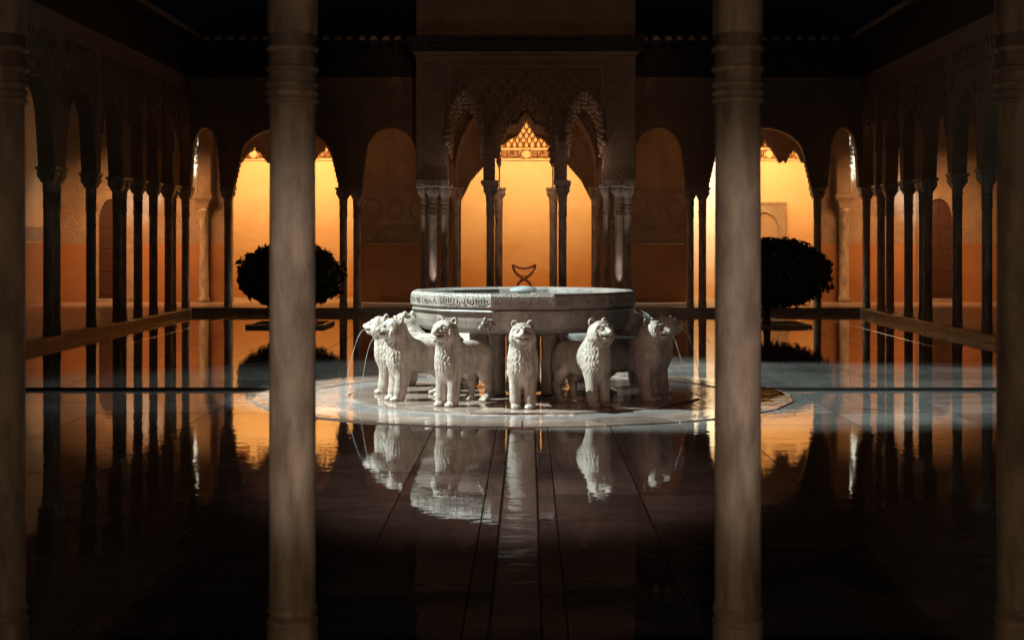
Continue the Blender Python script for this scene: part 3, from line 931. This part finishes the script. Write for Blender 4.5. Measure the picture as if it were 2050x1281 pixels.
# inscription in the frieze: the repeated motto in carved letters, between round bosses
def letters():
    w1 = '\uFEFB'; w2 = '\uFECF\uFE8E\uFEDF\uFE90'; w3 = '\uFE87\uFEFB'; w4 = '\uFE8D\uFEDF\uFEE0\uFEEA'
    s = (w1 + ' ' + w2 + ' ' + w3 + ' ' + w4)[::-1]
    cu = bpy.data.curves.new('inscription', 'FONT')
    cu.body = s; cu.size = 0.26; cu.extrude = 0.015; cu.align_x = 'CENTER'; cu.resolution_u = 2
    o = bpy.data.objects.new('inscription', cu); COL.objects.link(o)
    dg = bpy.context.evaluated_depsgraph_get()
    me = bpy.data.meshes.new_from_object(o.evaluated_get(dg))
    bpy.data.objects.remove(o)
    n = len(me.vertices)
    co = np.zeros(n * 3); me.vertices.foreach_get('co', co); co = co.reshape(-1, 3)
    if n:
        xs = co[:, 0]; ys = co[:, 1]
        co[:, 0] = (xs - (xs.min() + xs.max()) / 2) / (xs.max() - xs.min()) * 0.50
        co[:, 1] = (ys - (ys.min() + ys.max()) / 2) / (ys.max() - ys.min()) * 0.235
        me.vertices.foreach_set('co', co.ravel())
    me.materials.clear(); me.materials.append(M['limewash'])
    return me
let_me = letters()
bo = bmesh.new(); add_lathe(bo, [(0.115, 0.0), (0.11, 0.03), (0.095, 0.04), (0.085, 0.03), (0.05, 0.05), (0.0005, 0.06)], 20)
boss_me = mesh_from('boss', bo, 'limewash', True)
ca = bmesh.new()
P = []
for t in range(25):
    a = 2 * PI * t / 24
    P.append((0.30 * max(-1, min(1, 1.25 * math.cos(a))), 0.0, 0.125 * max(-1, min(1, 1.25 * math.sin(a)))))
add_tube(ca, P, 0.010, 5)
cart_me = mesh_from('cartouche', ca, 'limewash')
for q in range(-9, 10):
    x = q * 0.86
    link('boss', boss_me, back, (x, -0.03, 4.195), (R(90), 0, 0))
    if q < 9:
        link('inscription', let_me, back, (x + 0.43, -0.05, 4.195), (R(90), 0, 0))
        link('cartouche', cart_me, back, (x + 0.43, -0.04, 4.195))
# stalactite tiers over the frieze
b2 = bmesh.new()
for row in range(6):
    for q in range(-49, 50):
        x = q * 0.17 + (0.085 if row % 2 else 0)
        hh = random.uniform(0.8, 1.15)
        add_blob(b2, (x, -0.05 - 0.03 * row, 4.46 + row * 0.13), 0.050 + 0.012 * (q % 2), 0.05, 0.080 * hh)
        add_box(b2, x - 0.008, x + 0.008, -0.10 - 0.03 * row, -0.06 - 0.03 * row, 4.47 + row * 0.13, 4.58 + row * 0.13)
m_ = obj('muqarnas', b2, 'limewash', back, smooth=True); m_['kind'] = 'stuff'

# arched recess in the glowing wall on the right
niche = thing('wall_niche', 'arched doorway in a carved square frame on the right glowing wall', 'doorway', (6.72, 42.5, 0))
bm = bmesh.new()
cur = [(-0.42, GZ)] + [(-0.42 * math.cos(t), 2.05 + 0.50 * math.sin(t)) for t in [PI * k / 16 for k in range(17)]] + [(0.42, GZ)]
add_arch_panel(bm, cur, -0.60, 0.60, GZ, 2.78, -0.07, -0.002)
obj('carved_frame', bm, 'carved_fine', niche)
bm = bmesh.new(); frame(bm, -0.66, 0.66, 0.145, 2.84, -0.072, 0.05, 0.03); obj('outer_moulding', bm, 'stucco', niche)
bm = bmesh.new(); add_box(bm, -0.43, 0.43, -0.02, -0.003, GZ, 2.56); obj('recess', bm, 'stucco', niche)  # brown panel, the shaded interior put into its colour

# pointed doors at the ends of the side galleries
for x, lab in ((-10.85, 'tall red pointed wooden door behind the left arcade'), (10.82, 'tall dark red pointed wooden door behind the right arcade')):
    dr = thing('pointed_door', lab, 'door', (x, HY - 0.012, 0))
    def parch(hw, zs, za):
        l = [(-hw, GZ), (-hw, zs)] + [(-hw * math.cos(t) ** 0.9 if k < 8 else 0.0, zs + (za - zs) * math.sin(t)) for k, t in enumerate([PI / 2 * q / 8 for q in range(1, 9)], 1)]
        return l + [(-x_, z_) for x_, z_ in l[:-1]][::-1]
    bm = bmesh.new(); add_arch_panel(bm, parch(0.36, 2.2, 2.85), -0.56, 0.56, GZ, 3.2, -0.10, -0.002); obj('door_surround', bm, 'carved_fine', dr)
    for s in (-1, 1):
        bm = bmesh.new(); add_box(bm, *sorted((s * 0.004, s * 0.37)), -0.045, -0.003, GZ, 2.86); lf = obj('door_leaf', bm, 'door', dr)
        for pz in (0.35, 0.95, 1.55, 2.1):
            b2 = bmesh.new(); add_box(b2, *sorted((s * 0.06, s * 0.31)), -0.06, -0.044, pz, pz + 0.45); obj('door_panel', b2, 'door', lf)
    bm = bmesh.new(); add_box(bm, -0.5, 0.5, -0.35, -0.1, GZ, GZ + 0.10); obj('step', bm, 'kerb', dr)

# engaged columns with small muqarnas arches in the corners behind the far arcade
for s, lab in ((-1, 'engaged pier with a column and white-lit stalactite arch in the far left corner'),
               (1, 'engaged pier with a column and white-lit stalactite arch in the far right corner')):
    e = thing('engaged_pier', lab, 'pier', (s * 8.38 - 0.06, HY - 0.013, 0))
    bm = bmesh.new(); add_lathe(bm, [(0.16, GZ), (0.15, 0.25), (0.125, 0.30), (0.12, 2.5), (0.135, 2.52), (0.135, 2.6)], 20); sh = obj('shaft', bm, 'column', e, (0, -0.16, 0), smooth=True)
    bm = bmesh.new(); add_loft_square(bm, [(0.13, 2.6), (0.17, 2.75), (0.23, 2.84), (0.25, 2.86), (0.25, 2.98)]); obj('capital', bm, 'carved_fine', e, (0, -0.16, 0))
    bm = bmesh.new(); add_box(bm, *sorted((s * 0.10, -s * 0.22)), -0.38, -0.001, 2.985, 5.5); obj('pilaster', bm, 'carved_fine', e)
    bm = bmesh.new(); add_lathe(bm, [(0.035, 2.99), (0.03, 3.05), (0.028, 3.55), (0.045, 3.62), (0.05, 3.7)], 10); obj('colonnette', bm, 'column', e, (s * 0.14, -0.33, 0), smooth=True)
    bm = bmesh.new()
    for i in range(12):
        for k in range(3):
            add_blob(bm, (s * (0.12 + 0.022 * i + 0.03 * (i % 2)) - s * 0.02 * k, -0.30 + 0.08 * k, 3.70 + i * 0.11), 0.06, 0.07, 0.085)
    add_box(bm, *sorted((s * 0.12, s * 1.2)), -0.34, -0.2, 5.0, 5.5)
    obj('muqarnas', bm, 'column', e, smooth=False)['kind'] = 'stuff'

# outer walls of the side galleries
for s, w in ((-1, 'left'), (1, 'right')):
    root = thing('gallery_wall', f'dim ochre back wall of the {w} gallery behind its columns', 'wall', (s * 12.42, 0, 0))
    # leave the doorway of the side hall open on the fountain axis
    for y0, y1 in ((9.0, 15.6), (22.0, HY - 0.02)):
        bm = bmesh.new(); add_box(bm, *sorted((0, s * 0.2)), y0, y1, 1.702, 5.58); obj('plaster', bm, 'limewash', root)
        bm = bmesh.new(); add_box(bm, *sorted((-s * 0.012, s * 0.2)), y0, y1, GZ, 1.70); obj('dado', bm, 'dado', root)
        bm = bmesh.new(); add_box(bm, *sorted((-s * 0.02, -s * 0.001)), y0, y1, 1.76, 2.1); obj('carved_band', bm, 'carved_fine', root)
    bm = bmesh.new(); add_box(bm, *sorted((0, s * 0.2)), 15.602, 21.998, 4.6, 5.58); obj('lintel', bm, 'limewash', root)

# ------------------------------------------------------------------ folding chair in the hall
ch = thing('folding_chair', 'brown curved X-frame folding chair before the glowing wall', 'chair', (-0.06, 40.6, GZ))
sc = 1.0
def arcpts(cx, cz, rx, rz, a0, a1, y, n=14):
    return [(cx + rx * math.cos(a0 + (a1 - a0) * i / n), y, cz + rz * math.sin(a0 + (a1 - a0) * i / n)) for i in range(n + 1)]
for y in (-0.22, 0.22):
    for s in (-1, 1):
        bm = bmesh.new()
        up_ = [(s * (0.30 - 0.30 * (1 - math.cos(t))), y + s * 0.012, 0.56 + 0.38 * (1 - math.sin(t))) for t in [PI / 2 * i / 10 for i in range(11)]]
        # upper limb curves from the arm down to the crossing, the lower limb on to the floor on the other side
        U = [(s * 0.30, 0.95), (s * 0.285, 0.86), (s * 0.24, 0.76), (s * 0.16, 0.68), (s * 0.07, 0.615), (0, 0.575),
             (-s * 0.08, 0.53), (-s * 0.15, 0.46), (-s * 0.20, 0.36), (-s * 0.23, 0.22), (-s * 0.25, 0.03)]
        add_tube(bm, [(x, y + s * 0.013, z) for x, z in U], 0.033, 8)
        obj('leg', bm, 'chair', ch)
    bm = bmesh.new(); add_blob(bm, (0, y, 0.575), 0.05, 0.04, 0.05, 10, 6); obj('pivot_boss', bm, 'chair', ch)
bm = bmesh.new()
for i in range(12):
    x0 = -0.30 + 0.6 * i / 12; x1 = -0.30 + 0.6 * (i + 1) / 12
    f = lambda x: 0.82 + 0.10 * (abs(x) / 0.30) ** 2
    vs_ = [bm.verts.new(p) for p in ((x0, 0.20, f(x0) ), (x1, 0.20, f(x1)), (x1, 0.20, f(x1) + 0.06), (x0, 0.20, f(x0) + 0.06),
                                     (x0, 0.225, f(x0)), (x1, 0.225, f(x1)), (x1, 0.225, f(x1) + 0.06), (x0, 0.225, f(x0) + 0.06))]
    for q in ((0, 1, 2, 3), (7, 6, 5, 4), (0, 4, 5, 1), (3, 2, 6, 7), (1, 5, 6, 2), (0, 3, 7, 4)): bm.faces.new([vs_[i_] for i_ in q])
obj('backrest', bm, 'chair', ch)
bm = bmesh.new(); add_box(bm, -0.20, 0.20, -0.22, 0.22, 0.655, 0.672); obj('seat', bm, 'chair', ch)
for s in (-1, 1):
    bm = bmesh.new(); add_box(bm, s * 0.30 - 0.03, s * 0.30 + 0.03, -0.25, 0.25, 0.94, 0.97); obj('armrest', bm, 'chair', ch)
    bm = bmesh.new(); add_box(bm, s * 0.25 - 0.03, s * 0.25 + 0.03, -0.27, 0.27, 0.0, 0.04); obj('foot_rail', bm, 'chair', ch)

# ------------------------------------------------------------------ shrubs
def shrub(x, y, label, seed, rx, rz, zc, dx=0.0):
    rng = random.Random(seed)
    root = thing('round_shrub', label, 'shrub', (x, y, 0), group='clipped shrubs in the court')
    bm = bmesh.new()
    add_tube(bm, [(0, 0, -0.02), (0.02, 0, 0.2), (0.0, 0.01, 0.5), (0.03, 0, 0.9)], [0.085, 0.07, 0.06, 0.04], 9)
    for k in range(7):
        a = k * 0.9; add_tube(bm, [(0, 0, 0.42 + 0.04 * k), (0.25 * math.cos(a), 0.25 * math.sin(a), 0.7), (0.6 * math.cos(a), 0.6 * math.sin(a), 0.95 + 0.05 * (k % 3))], [0.04, 0.028, 0.012], 6)
    obj('trunk', bm, 'bark', root)
    V = []; F = []
    for i in range(13000):
        u = rng.uniform(-1, 1); a = rng.uniform(0, 2 * PI)
        q = math.sqrt(1 - u * u)
        lump = 1 + 0.05 * math.sin(3 * a + seed) * q + 0.04 * math.sin(5 * a + 2 * u * 4) + 0.03 * math.sin(11 * a + 7 * u)
        d = (rng.random() ** 0.28) * lump
        if rng.random() < 0.06: d *= 1.07
        zz = u * rz * d
        if u < 0: zz *= 0.92
        c = Vector((dx + q * math.cos(a) * rx * d, q * math.sin(a) * rx * d, zc + zz))
        nrm = Vector((q * math.cos(a), q * math.sin(a), u)) + Vector((rng.gauss(0, .5), rng.gauss(0, .5), rng.gauss(0, .5)))
        nrm.normalize()
        t = nrm.cross(Vector((rng.gauss(0, 1), rng.gauss(0, 1), rng.gauss(0, 1)))).normalized()
        b = nrm.cross(t)
        L_ = rng.uniform(0.06, 0.105); W_ = L_ * 0.42
        n0 = len(V)
        V += [c - t * L_, c + b * W_ + nrm * 0.006, c + t * L_, c - b * W_ + nrm * 0.006]
        F.append((n0, n0 + 1, n0 + 2, n0 + 3))
    me = bpy.data.meshes.new('crown'); me.from_pydata(V, [], F); me.materials.append(M['leaf'])
    link('crown', me, root)
    pit = thing('tree_pit', 'square tree pit with dark soil under the ' + ('left' if x < 0 else 'right') + ' shrub', 'tree pit', (x, y, 0))
    bm = bmesh.new(); add_box(bm, -0.72, 0.72, -0.72, 0.72, 0.001, 0.035); obj('soil', bm, 'soil', pit)
    bm = bmesh.new()
    for q in range(4):
        pass
    add_box(bm, -0.80, 0.80, -0.80, -0.722, 0.001, 0.06); add_box(bm, -0.80, 0.80, 0.722, 0.80, 0.001, 0.06)
    add_box(bm, -0.80, -0.722, -0.72, 0.72, 0.001, 0.06); add_box(bm, 0.722, 0.80, -0.72, 0.72, 0.001, 0.06)
    obj('stone_rim', bm, 'kerb', pit)
    return root
shrub(-4.85, 31.0, 'dark round clipped shrub on the left, partly behind the foreground column', 3, 1.06, 0.70, 1.02)
shrub(4.98, 31.0, 'dark round clipped shrub on the right, its trunk beside the foreground column', 8, 1.12, 0.74, 1.06, 0.16)

# ------------------------------------------------------------------ fountain
fp = thing('fountain_platform', 'low wet twelve-sided marble platform under the lions, ringed by a shallow channel', 'platform', (FX, FY, 0))
def ring_slab(r0, r1, a0, a1, z0, z1, mat, name):
    bm = bmesh.new(); n = 3
    ang = [a0 + (a1 - a0) * i / n for i in range(n + 1)]
    # straight-edged wedge
    ang = [a0, a1]
    v = []
    for z in (z0, z1):
        for a in ang:
            for r in (r0, r1): v.append(bm.verts.new((r * math.cos(a), r * math.sin(a), z)))
    # order: z0:(a0r0,a0r1,a1r0,a1r1) z1:...
    for f in ((0, 1, 3, 2), (4, 6, 7, 5), (0, 4, 5, 1), (2, 3, 7, 6), (1, 5, 7, 3), (0, 2, 6, 4)): bm.faces.new([v[i] for i in f])
    return obj(name, bm, mat, fp, (0, 0, random.uniform(-0.0015, 0.0015)), (random.uniform(-.0006, .0006), random.uniform(-.0006, .0006), 0))
for k in range(12):
    a0 = R(15 + 30 * k); a1 = a0 + R(30)
    g_ = R(0.12)
    ring_slab(0.9, 2.02, a0 + g_, a1 - g_, -0.04, 0.022, 'apron', 'platform_slab')
    for h in range(2):
        b0 = a0 + R(15) * h
        ring_slab(2.47, R_AP, b0 + g_, b0 + R(15) - g_, -0.04, 0.012, 'apron', 'apron_slab')
bm = bmesh.new(); add_lathe(bm, [(0.0005, 0.018), (0.905, 0.018)], 12, cap=False, rot0=R(15))
obj('centre_slab', bm, 'apron', fp)
bm = bmesh.new(); add_lathe(bm, [(2.0, 0.0035), (2.48, 0.0035)], 24, cap=False)
obj('channel_floor', bm, 'channel', fp)

fb = thing('fountain_basin', 'large twelve-sided marble fountain basin carried on the ring of lions', 'fountain', (FX, FY, 0))
RB = 1.305
bm = bmesh.new()
add_lathe(bm, [(RB * 0.965, 1.02), (RB * 0.985, 1.04), (RB, 1.055), (RB, 1.165), (RB * 0.985, 1.196), (RB * 0.93, 1.198), (RB * 0.90, 1.17), (RB * 0.90, 1.06)], 12, False, R(15))
obj('rim', bm, 'basin_carved', fb)
bm = bmesh.new()
add_lathe(bm, [(0.35, 0.745), (RB * 0.80, 0.755), (RB * 0.88, 0.775), (RB * 0.93, 0.82), (RB * 0.955, 0.90), (RB * 0.962, 0.985), (RB * 0.985, 0.992), (RB * 0.992, 1.006), (RB * 0.985, 1.018), (RB * 0.962, 1.022)], 12, True, R(15))
obj('bowl', bm, 'basin', fb)
bm = bmesh.new(); add_lathe(bm, [(0.0005, 1.140), (RB * 0.901, 1.141)], 12, False, R(15)); obj('basin_water', bm, 'water', fb)
bm = bmesh.new(); add_lathe(bm, [(0.21, 0.045), (0.21, 0.12), (0.19, 0.16), (0.19, 0.66), (0.23, 0.70), (0.36, 0.746)], 16); obj('pedestal', bm, 'basin', fb)
for k in range(12):
    if k % 3 == 0:
        a = R(45 + 30 * k)
        bm = bmesh.new(); add_lathe(bm, [(0.10, 0.045), (0.09, 0.10), (0.085, 0.66), (0.11, 0.75)], 12); obj('pedestal_post', bm, 'basin', fb, (0.42 * math.cos(a), 0.42 * math.sin(a), 0), smooth=True)
bm = bmesh.new(); add_lathe(bm, [(0.02, 1.14), (0.10, 1.17), (0.165, 1.185), (0.150, 1.215), (0.10, 1.238), (0.0005, 1.246)], 20, False); obj('water_dome', bm, 'jet', fb, smooth=True)
# leaf ornament on the bowl
b2 = bmesh.new()
for (x, z, r) in ((-0.38, 0.84, .03), (-0.42, 0.87, .03), (-0.45, 0.83, .028), (-0.35, 0.89, .03), (-0.40, 0.92, .026), (-0.31, 0.86, .024), (-0.33, 0.82, .026), (-0.37, 0.80, .02)):
    add_blob(b2, (x, -RB * 0.955 * math.cos(R(15)) + (0.90 - z) * 0.18 , z), r, 0.02, r * 1.2)
obj('leaf_ornament', b2, 'basin', fb, smooth=True)
# carved verse in raised letters is read only as worked texture at this size: chiselled strokes on each rim face
rng = random.Random(4)
for k in range(12):
    b2 = bmesh.new()
    W = 2 * RB * math.sin(R(15)) * 0.92
    x = -W / 2
    while x < W / 2:
        w_ = rng.uniform(0.012, 0.03); h_ = rng.uniform(0.02, 0.075); z_ = 1.068 + rng.uniform(0, 0.08 - h_ if h_ < 0.08 else 0)
        add_box(b2, x, x + w_ * 0.5, -0.007, 0.004, z_, z_ + h_)
        if rng.random() < 0.6: add_box(b2, x + w_ * 0.5 + 0.001, x + w_ + 0.012, -0.007, 0.004, z_, z_ + 0.012)
        x += w_ + rng.uniform(0.006, 0.02)
    a = R(30 * k)
    rf = RB * math.cos(R(15))
    obj('carved_verse', b2, 'basin', fb, (rf * math.sin(a), -rf * math.cos(a), 0), (0, 0, a), stuff=True)

# ------------------------------------------------------------------ lions
def smin(a, b, k):
    h = np.clip(0.5 + 0.5 * (b - a) / k, 0, 1)
    return b * (1 - h) + a * h - k * h * (1 - h)
def sd_ell(P, c, r):
    q = (P - np.array(c)) / np.array(r)
    l = np.sqrt((q ** 2).sum(-1)) + 1e-9
    q2 = (P - np.array(c)) / (np.array(r) ** 2)
    return l * (l - 1.0) / (np.sqrt((q2 ** 2).sum(-1)) + 1e-9)
def sd_cone(P, a, b, ra, rb):
    a = np.array(a); b = np.array(b); ab = b - a
    t = np.clip(((P - a) @ ab) / (ab @ ab), 0, 1)
    d = P - a - t[..., None] * ab
    return np.sqrt((d ** 2).sum(-1)) - (ra + (rb - ra) * t)
def lion_field(P0):
    P = P0.copy(); P[..., 0] = np.abs(P[..., 0])
    x, y, z = P[..., 0], P[..., 1], P[..., 2]
    d = sd_cone(P, (0, -.24, .52), (0, .28, .53), .165, .155)
    d = smin(d, sd_ell(P, (0, -.31, .49), (.160, .150, .22)), .05)
    d = smin(d, sd_ell(P, (.075, -.30, .45), (.09, .12, .16)), .05)
    d = smin(d, sd_ell(P, (0, -.30, .385), (.155, .12, .17)), .05)
    d = smin(d, sd_ell(P, (0, .05, .46), (.135, .30, .15)), .05)
    d = smin(d, sd_cone(P, (0, -.27, .56), (0, -.36, .77), .165, .128), .06)
    head = sd_ell(P, (0, -.385, .815), (.132, .135, .118))
    d = smin(d, head, .05)
    d = smin(d, sd_ell(P, (.07, -.40, .765), (.075, .09, .075)), .03)     # cheeks
    mz = sd_ell(P, (0, -.495, .795), (.078, .085, .058))
    d = smin(d, mz, .03)
    d = smin(d, sd_ell(P, (0, -.482, .742), (.064, .075, .036)), .018)    # jaw
    d = smin(d, sd_cone(P, (0, -.44, .885), (0, -.575, .818), .030, .026), .014)  # nose ridge
    d = smin(d, sd_ell(P, (0, -.578, .812), (.036, .02, .02)), .01)
    d = smin(d, sd_cone(P, (.02, -.49, .885), (.085, -.455, .868), .018, .016), .012)   # brow
    d = np.maximum(d, -(sd_ell(P, (.056, -.505, .848), (.030, .026, .022))))            # eye socket
    d = np.minimum(d, sd_ell(P, (.055, -.488, .848), (.020, .018, .014)))
    d = np.maximum(d, -(np.maximum(np.maximum(np.abs(z - .768 - 0.1 * np.abs(x)) - .010, y + .505), x - .075)))   # mouth
    ear = sd_ell(P, (.086, -.335, .918), (.043, .028, .046))
    ear = np.maximum(ear, -sd_ell(P, (.090, -.366, .920), (.031, .028, .033)))
    d = smin(d, ear, .012)
    # collar line where the mane begins
    rc = np.sqrt((x / 1.0) ** 2 + ((z - .80) / 1.02) ** 2)
    d = d - 0.010 * np.exp(-((rc - .128) / .013) ** 2) * (y < -.40) * (y > -.50)
    # whisker grooves on the cheek
    ck = (y < -.38) * (y > -.56) * (z < .81) * (z > .71) * (x > .05)
    d = d + 0.0035 * np.sin(np.sqrt((y + .56) ** 2 + (z - .80) ** 2) * 2 * PI / .022) * ck
    # fore legs
    leg = sd_cone(P, (.088, -.31, .42), (.088, -.345, .10), .086, .070)
    leg = smin(leg, sd_cone(P, (.088, -.345, .10), (.088, -.355, .04), .070, .064), .02)
    d = smin(d, leg, .035)
    for px, py, pr in ((.045, -.425, .024), (.071, -.440, .025), (.098, -.438, .025), (.122, -.420, .022)):
        d = smin(d, sd_cone(P, (px * .6 + .03, -.36, .045), (px, py, .022), .035, pr), .006)
    # hind quarters
    d = smin(d, sd_ell(P, (.105, .27, .42), (.085, .150, .20)), .04)
    h = sd_cone(P, (.125, .21, .34), (.125, .32, .19), .085, .050)
    h = smin(h, sd_cone(P, (.125, .32, .19), (.125, .285, .05), .048, .042), .02)
    d = smin(d, h, .03)
    for px in (.09, .115, .14, .162):
        d = smin(d, sd_cone(P, (px * .5 + .0625, .26, .045), (px, .185, .022), .034, .021), .006)
    # tail along the haunch (one side is enough for both)
    d = smin(d, sd_cone(P, (0.03, .43, .50), (.09, .40, .30), .022, .02), .012)
    d = np.maximum(d, z - 0.99)
    # flat back that carries the basin
    d = np.where(y > 0.0, np.maximum(d, z - .685), d)
    # carved mane: overlapping locks over chest and neck
    ang = np.arctan2(P0[..., 0], -(y + .12)) * .22
    wave = .5 * np.sin(z * 42 + 5 * ang) + .35 * np.sin(ang * 60)
    row = z / .072 + .25 * np.sin(ang * 38)
    ri = np.floor(row); rf = row - ri
    col = ang / .030 + 0.5 * (ri % 2) + wave * .55
    cf = col - np.floor(col) - .5
    lock = np.clip(1 - np.abs(cf) * 1.9, 0, 1) * (0.35 + 0.65 * np.sin(PI * np.clip(1 - rf, 0, 1)) ** .6)
    mask = np.clip((.78 - z) / .06, 0, 1) * np.clip((z - .36) / .05, 0, 1) * np.clip((-.10 - y) / .06, 0, 1) * np.clip((y + .52) / .04, 0, 1)
    d = d - .0115 * lock * mask
    d = np.maximum(d, -z)
    return d

def surface_nets(f, lo, hi, h):
    xs = [np.arange(lo[i], hi[i] + h, h) for i in range(3)]
    G = np.stack(np.meshgrid(*xs, indexing='ij'), -1)
    D = f(G)
    nx, ny, nz = D.shape
    s = D < 0
    cs = np.zeros((nx - 1, ny - 1, nz - 1), int)
    acc = np.zeros((nx - 1, ny - 1, nz - 1, 3)); cnt = np.zeros((nx - 1, ny - 1, nz - 1))
    corners = [(i, j, k) for i in (0, 1) for j in (0, 1) for k in (0, 1)]
    def sub(A, c): return A[c[0]:nx - 1 + c[0], c[1]:ny - 1 + c[1], c[2]:nz - 1 + c[2]]
    for c in corners:
        for ax in range(3):
            if c[ax]: continue
            e = list(c); e[ax] = 1
            da = sub(D, c); db = sub(D, e)
            cr = (da < 0) != (db < 0)
            t = np.where(cr, da / np.where(cr, da - db, 1), 0)
            for a2 in range(3):
                v = c[a2] + (t if a2 == ax else 0)
                acc[..., a2] += np.where(cr, v, 0)
            cnt += cr
    act = cnt > 0
    idx = -np.ones(act.shape, int); idx[act] = np.arange(act.sum())
    base = np.stack(np.nonzero(act), -1)
    V = (base + acc[act] / cnt[act][:, None]) * h + np.array(lo)
    F = []
    for ax in range(3):
        sl0 = [slice(1, n - 1) for n in (nx, ny, nz)]; sl1 = list(sl0)
        sl0[ax] = slice(0, (nx, ny, nz)[ax] - 1); sl1[ax] = slice(1, (nx, ny, nz)[ax])
        a = s[tuple(sl0)]; b = s[tuple(sl1)]
        ii = np.stack(np.nonzero(a != b), -1)
        flip = a[a != b]
        off = np.array([1, 1, 1]); off[ax] = 0
        ii = ii + off
        u, w = [(1, 2), (2, 0), (0, 1)][ax]
        def cell(du, dw):
            q = ii.copy(); q[:, u] -= du; q[:, w] -= dw
            return idx[q[:, 0], q[:, 1], q[:, 2]]
        quad = np.stack([cell(1, 1), cell(0, 1), cell(0, 0), cell(1, 0)], -1)
        quad[~flip] = quad[~flip][:, ::-1]
        F.append(quad)
    F = np.concatenate(F)
    return V, F
V, F = surface_nets(lion_field, (-0.26, -0.66, -0.012), (0.26, 0.50, 1.02), 0.0082)
kx = 0.85 + 0.11 * np.clip((V[:, 2] - 0.60) / 0.15, 0, 1)
V[:, 0] *= kx; V[:, 2] *= 0.955
lion_me = bpy.data.meshes.new('body')
lion_me.from_pydata(V.tolist(), [], F.tolist())
lion_me.materials.append(M['lion'])
for p in lion_me.polygons: p.use_smooth = True

LR = 1.24
lion_labels = {
 0: 'marble lion at the front of the fountain, facing straight out',
 1: 'marble lion just right of the front one, half turned right, white light on its chest',
 2: 'marble lion second to the right of the front one, shaded side towards us, jetting water',
 3: 'marble lion in full profile at the right end of the ring, mostly behind another lion',
 4: 'white-lit marble lion at the back right, seen from behind beside the basin rim',
 5: 'marble lion behind the pedestal, back and slightly right, nearly hidden',
 6: 'marble lion at the very back of the ring, hidden behind the front one',
 7: 'marble lion behind the pedestal, back and slightly left, nearly hidden',
 8: 'marble lion at the back left, its head rising beside the basin wall',
 9: 'marble lion in full profile at the left end of the ring, jetting a thin stream',
 10: 'marble lion second to the left of the front one, chest split by a shadow',
 11: 'marble lion just left of the front one, half turned left, white light on its chest'}
def jet_mesh():
    bm = bmesh.new()
    pts = []
    for i in range(15):
        t = i / 14
        pts.append((0.012 * math.sin(9 * t), -0.565 - 0.24 * t, 0.738 + 0.05 * t - 0.77 * t * t))
    add_tube(bm, pts, [0.0036 - 0.0012 * i / 14 for i in range(15)], 6)
    return mesh_from('water_jet', bm, 'jet', True)
jet_me = jet_mesh()
sp = bmesh.new(); add_tube(sp, [(0, -0.50, 0.732), (0, -0.572, 0.736)], 0.014, 10); spout_me = mesh_from('spout', sp, 'column')
lion0 = None
for k in range(12):
    a = R(30 * k)
    loc = (FX + LR * math.sin(a), FY - LR * math.cos(a), 0.020)
    if lion0 is None:
        lion0 = thing('lion_statue', lion_labels[0], 'statue', loc, a, 'marble lions round the fountain')
        link('body', lion_me, lion0); link('spout', spout_me, lion0); link('water_jet', jet_me, lion0)
        ltree = tree_of(lion0, [o for o in bpy.data.objects if o.parent == lion0])
    else:
        l = dup(lion0, ltree, loc, a, lion_labels[k])
        if k not in (2, 3, 9, 10): bpy.data.objects.remove([o for o in bpy.data.objects if o.parent == l and o.name.startswith('water_jet')][0])
        rr = random.Random(k)
        l.scale = (1 + rr.uniform(-.04, .04), 1 + rr.uniform(-.03, .03), 1 + rr.uniform(-.025, .025))
bpy.data.objects.remove([o for o in bpy.data.objects if o.parent == lion0 and o.name.startswith('water_jet')][0])
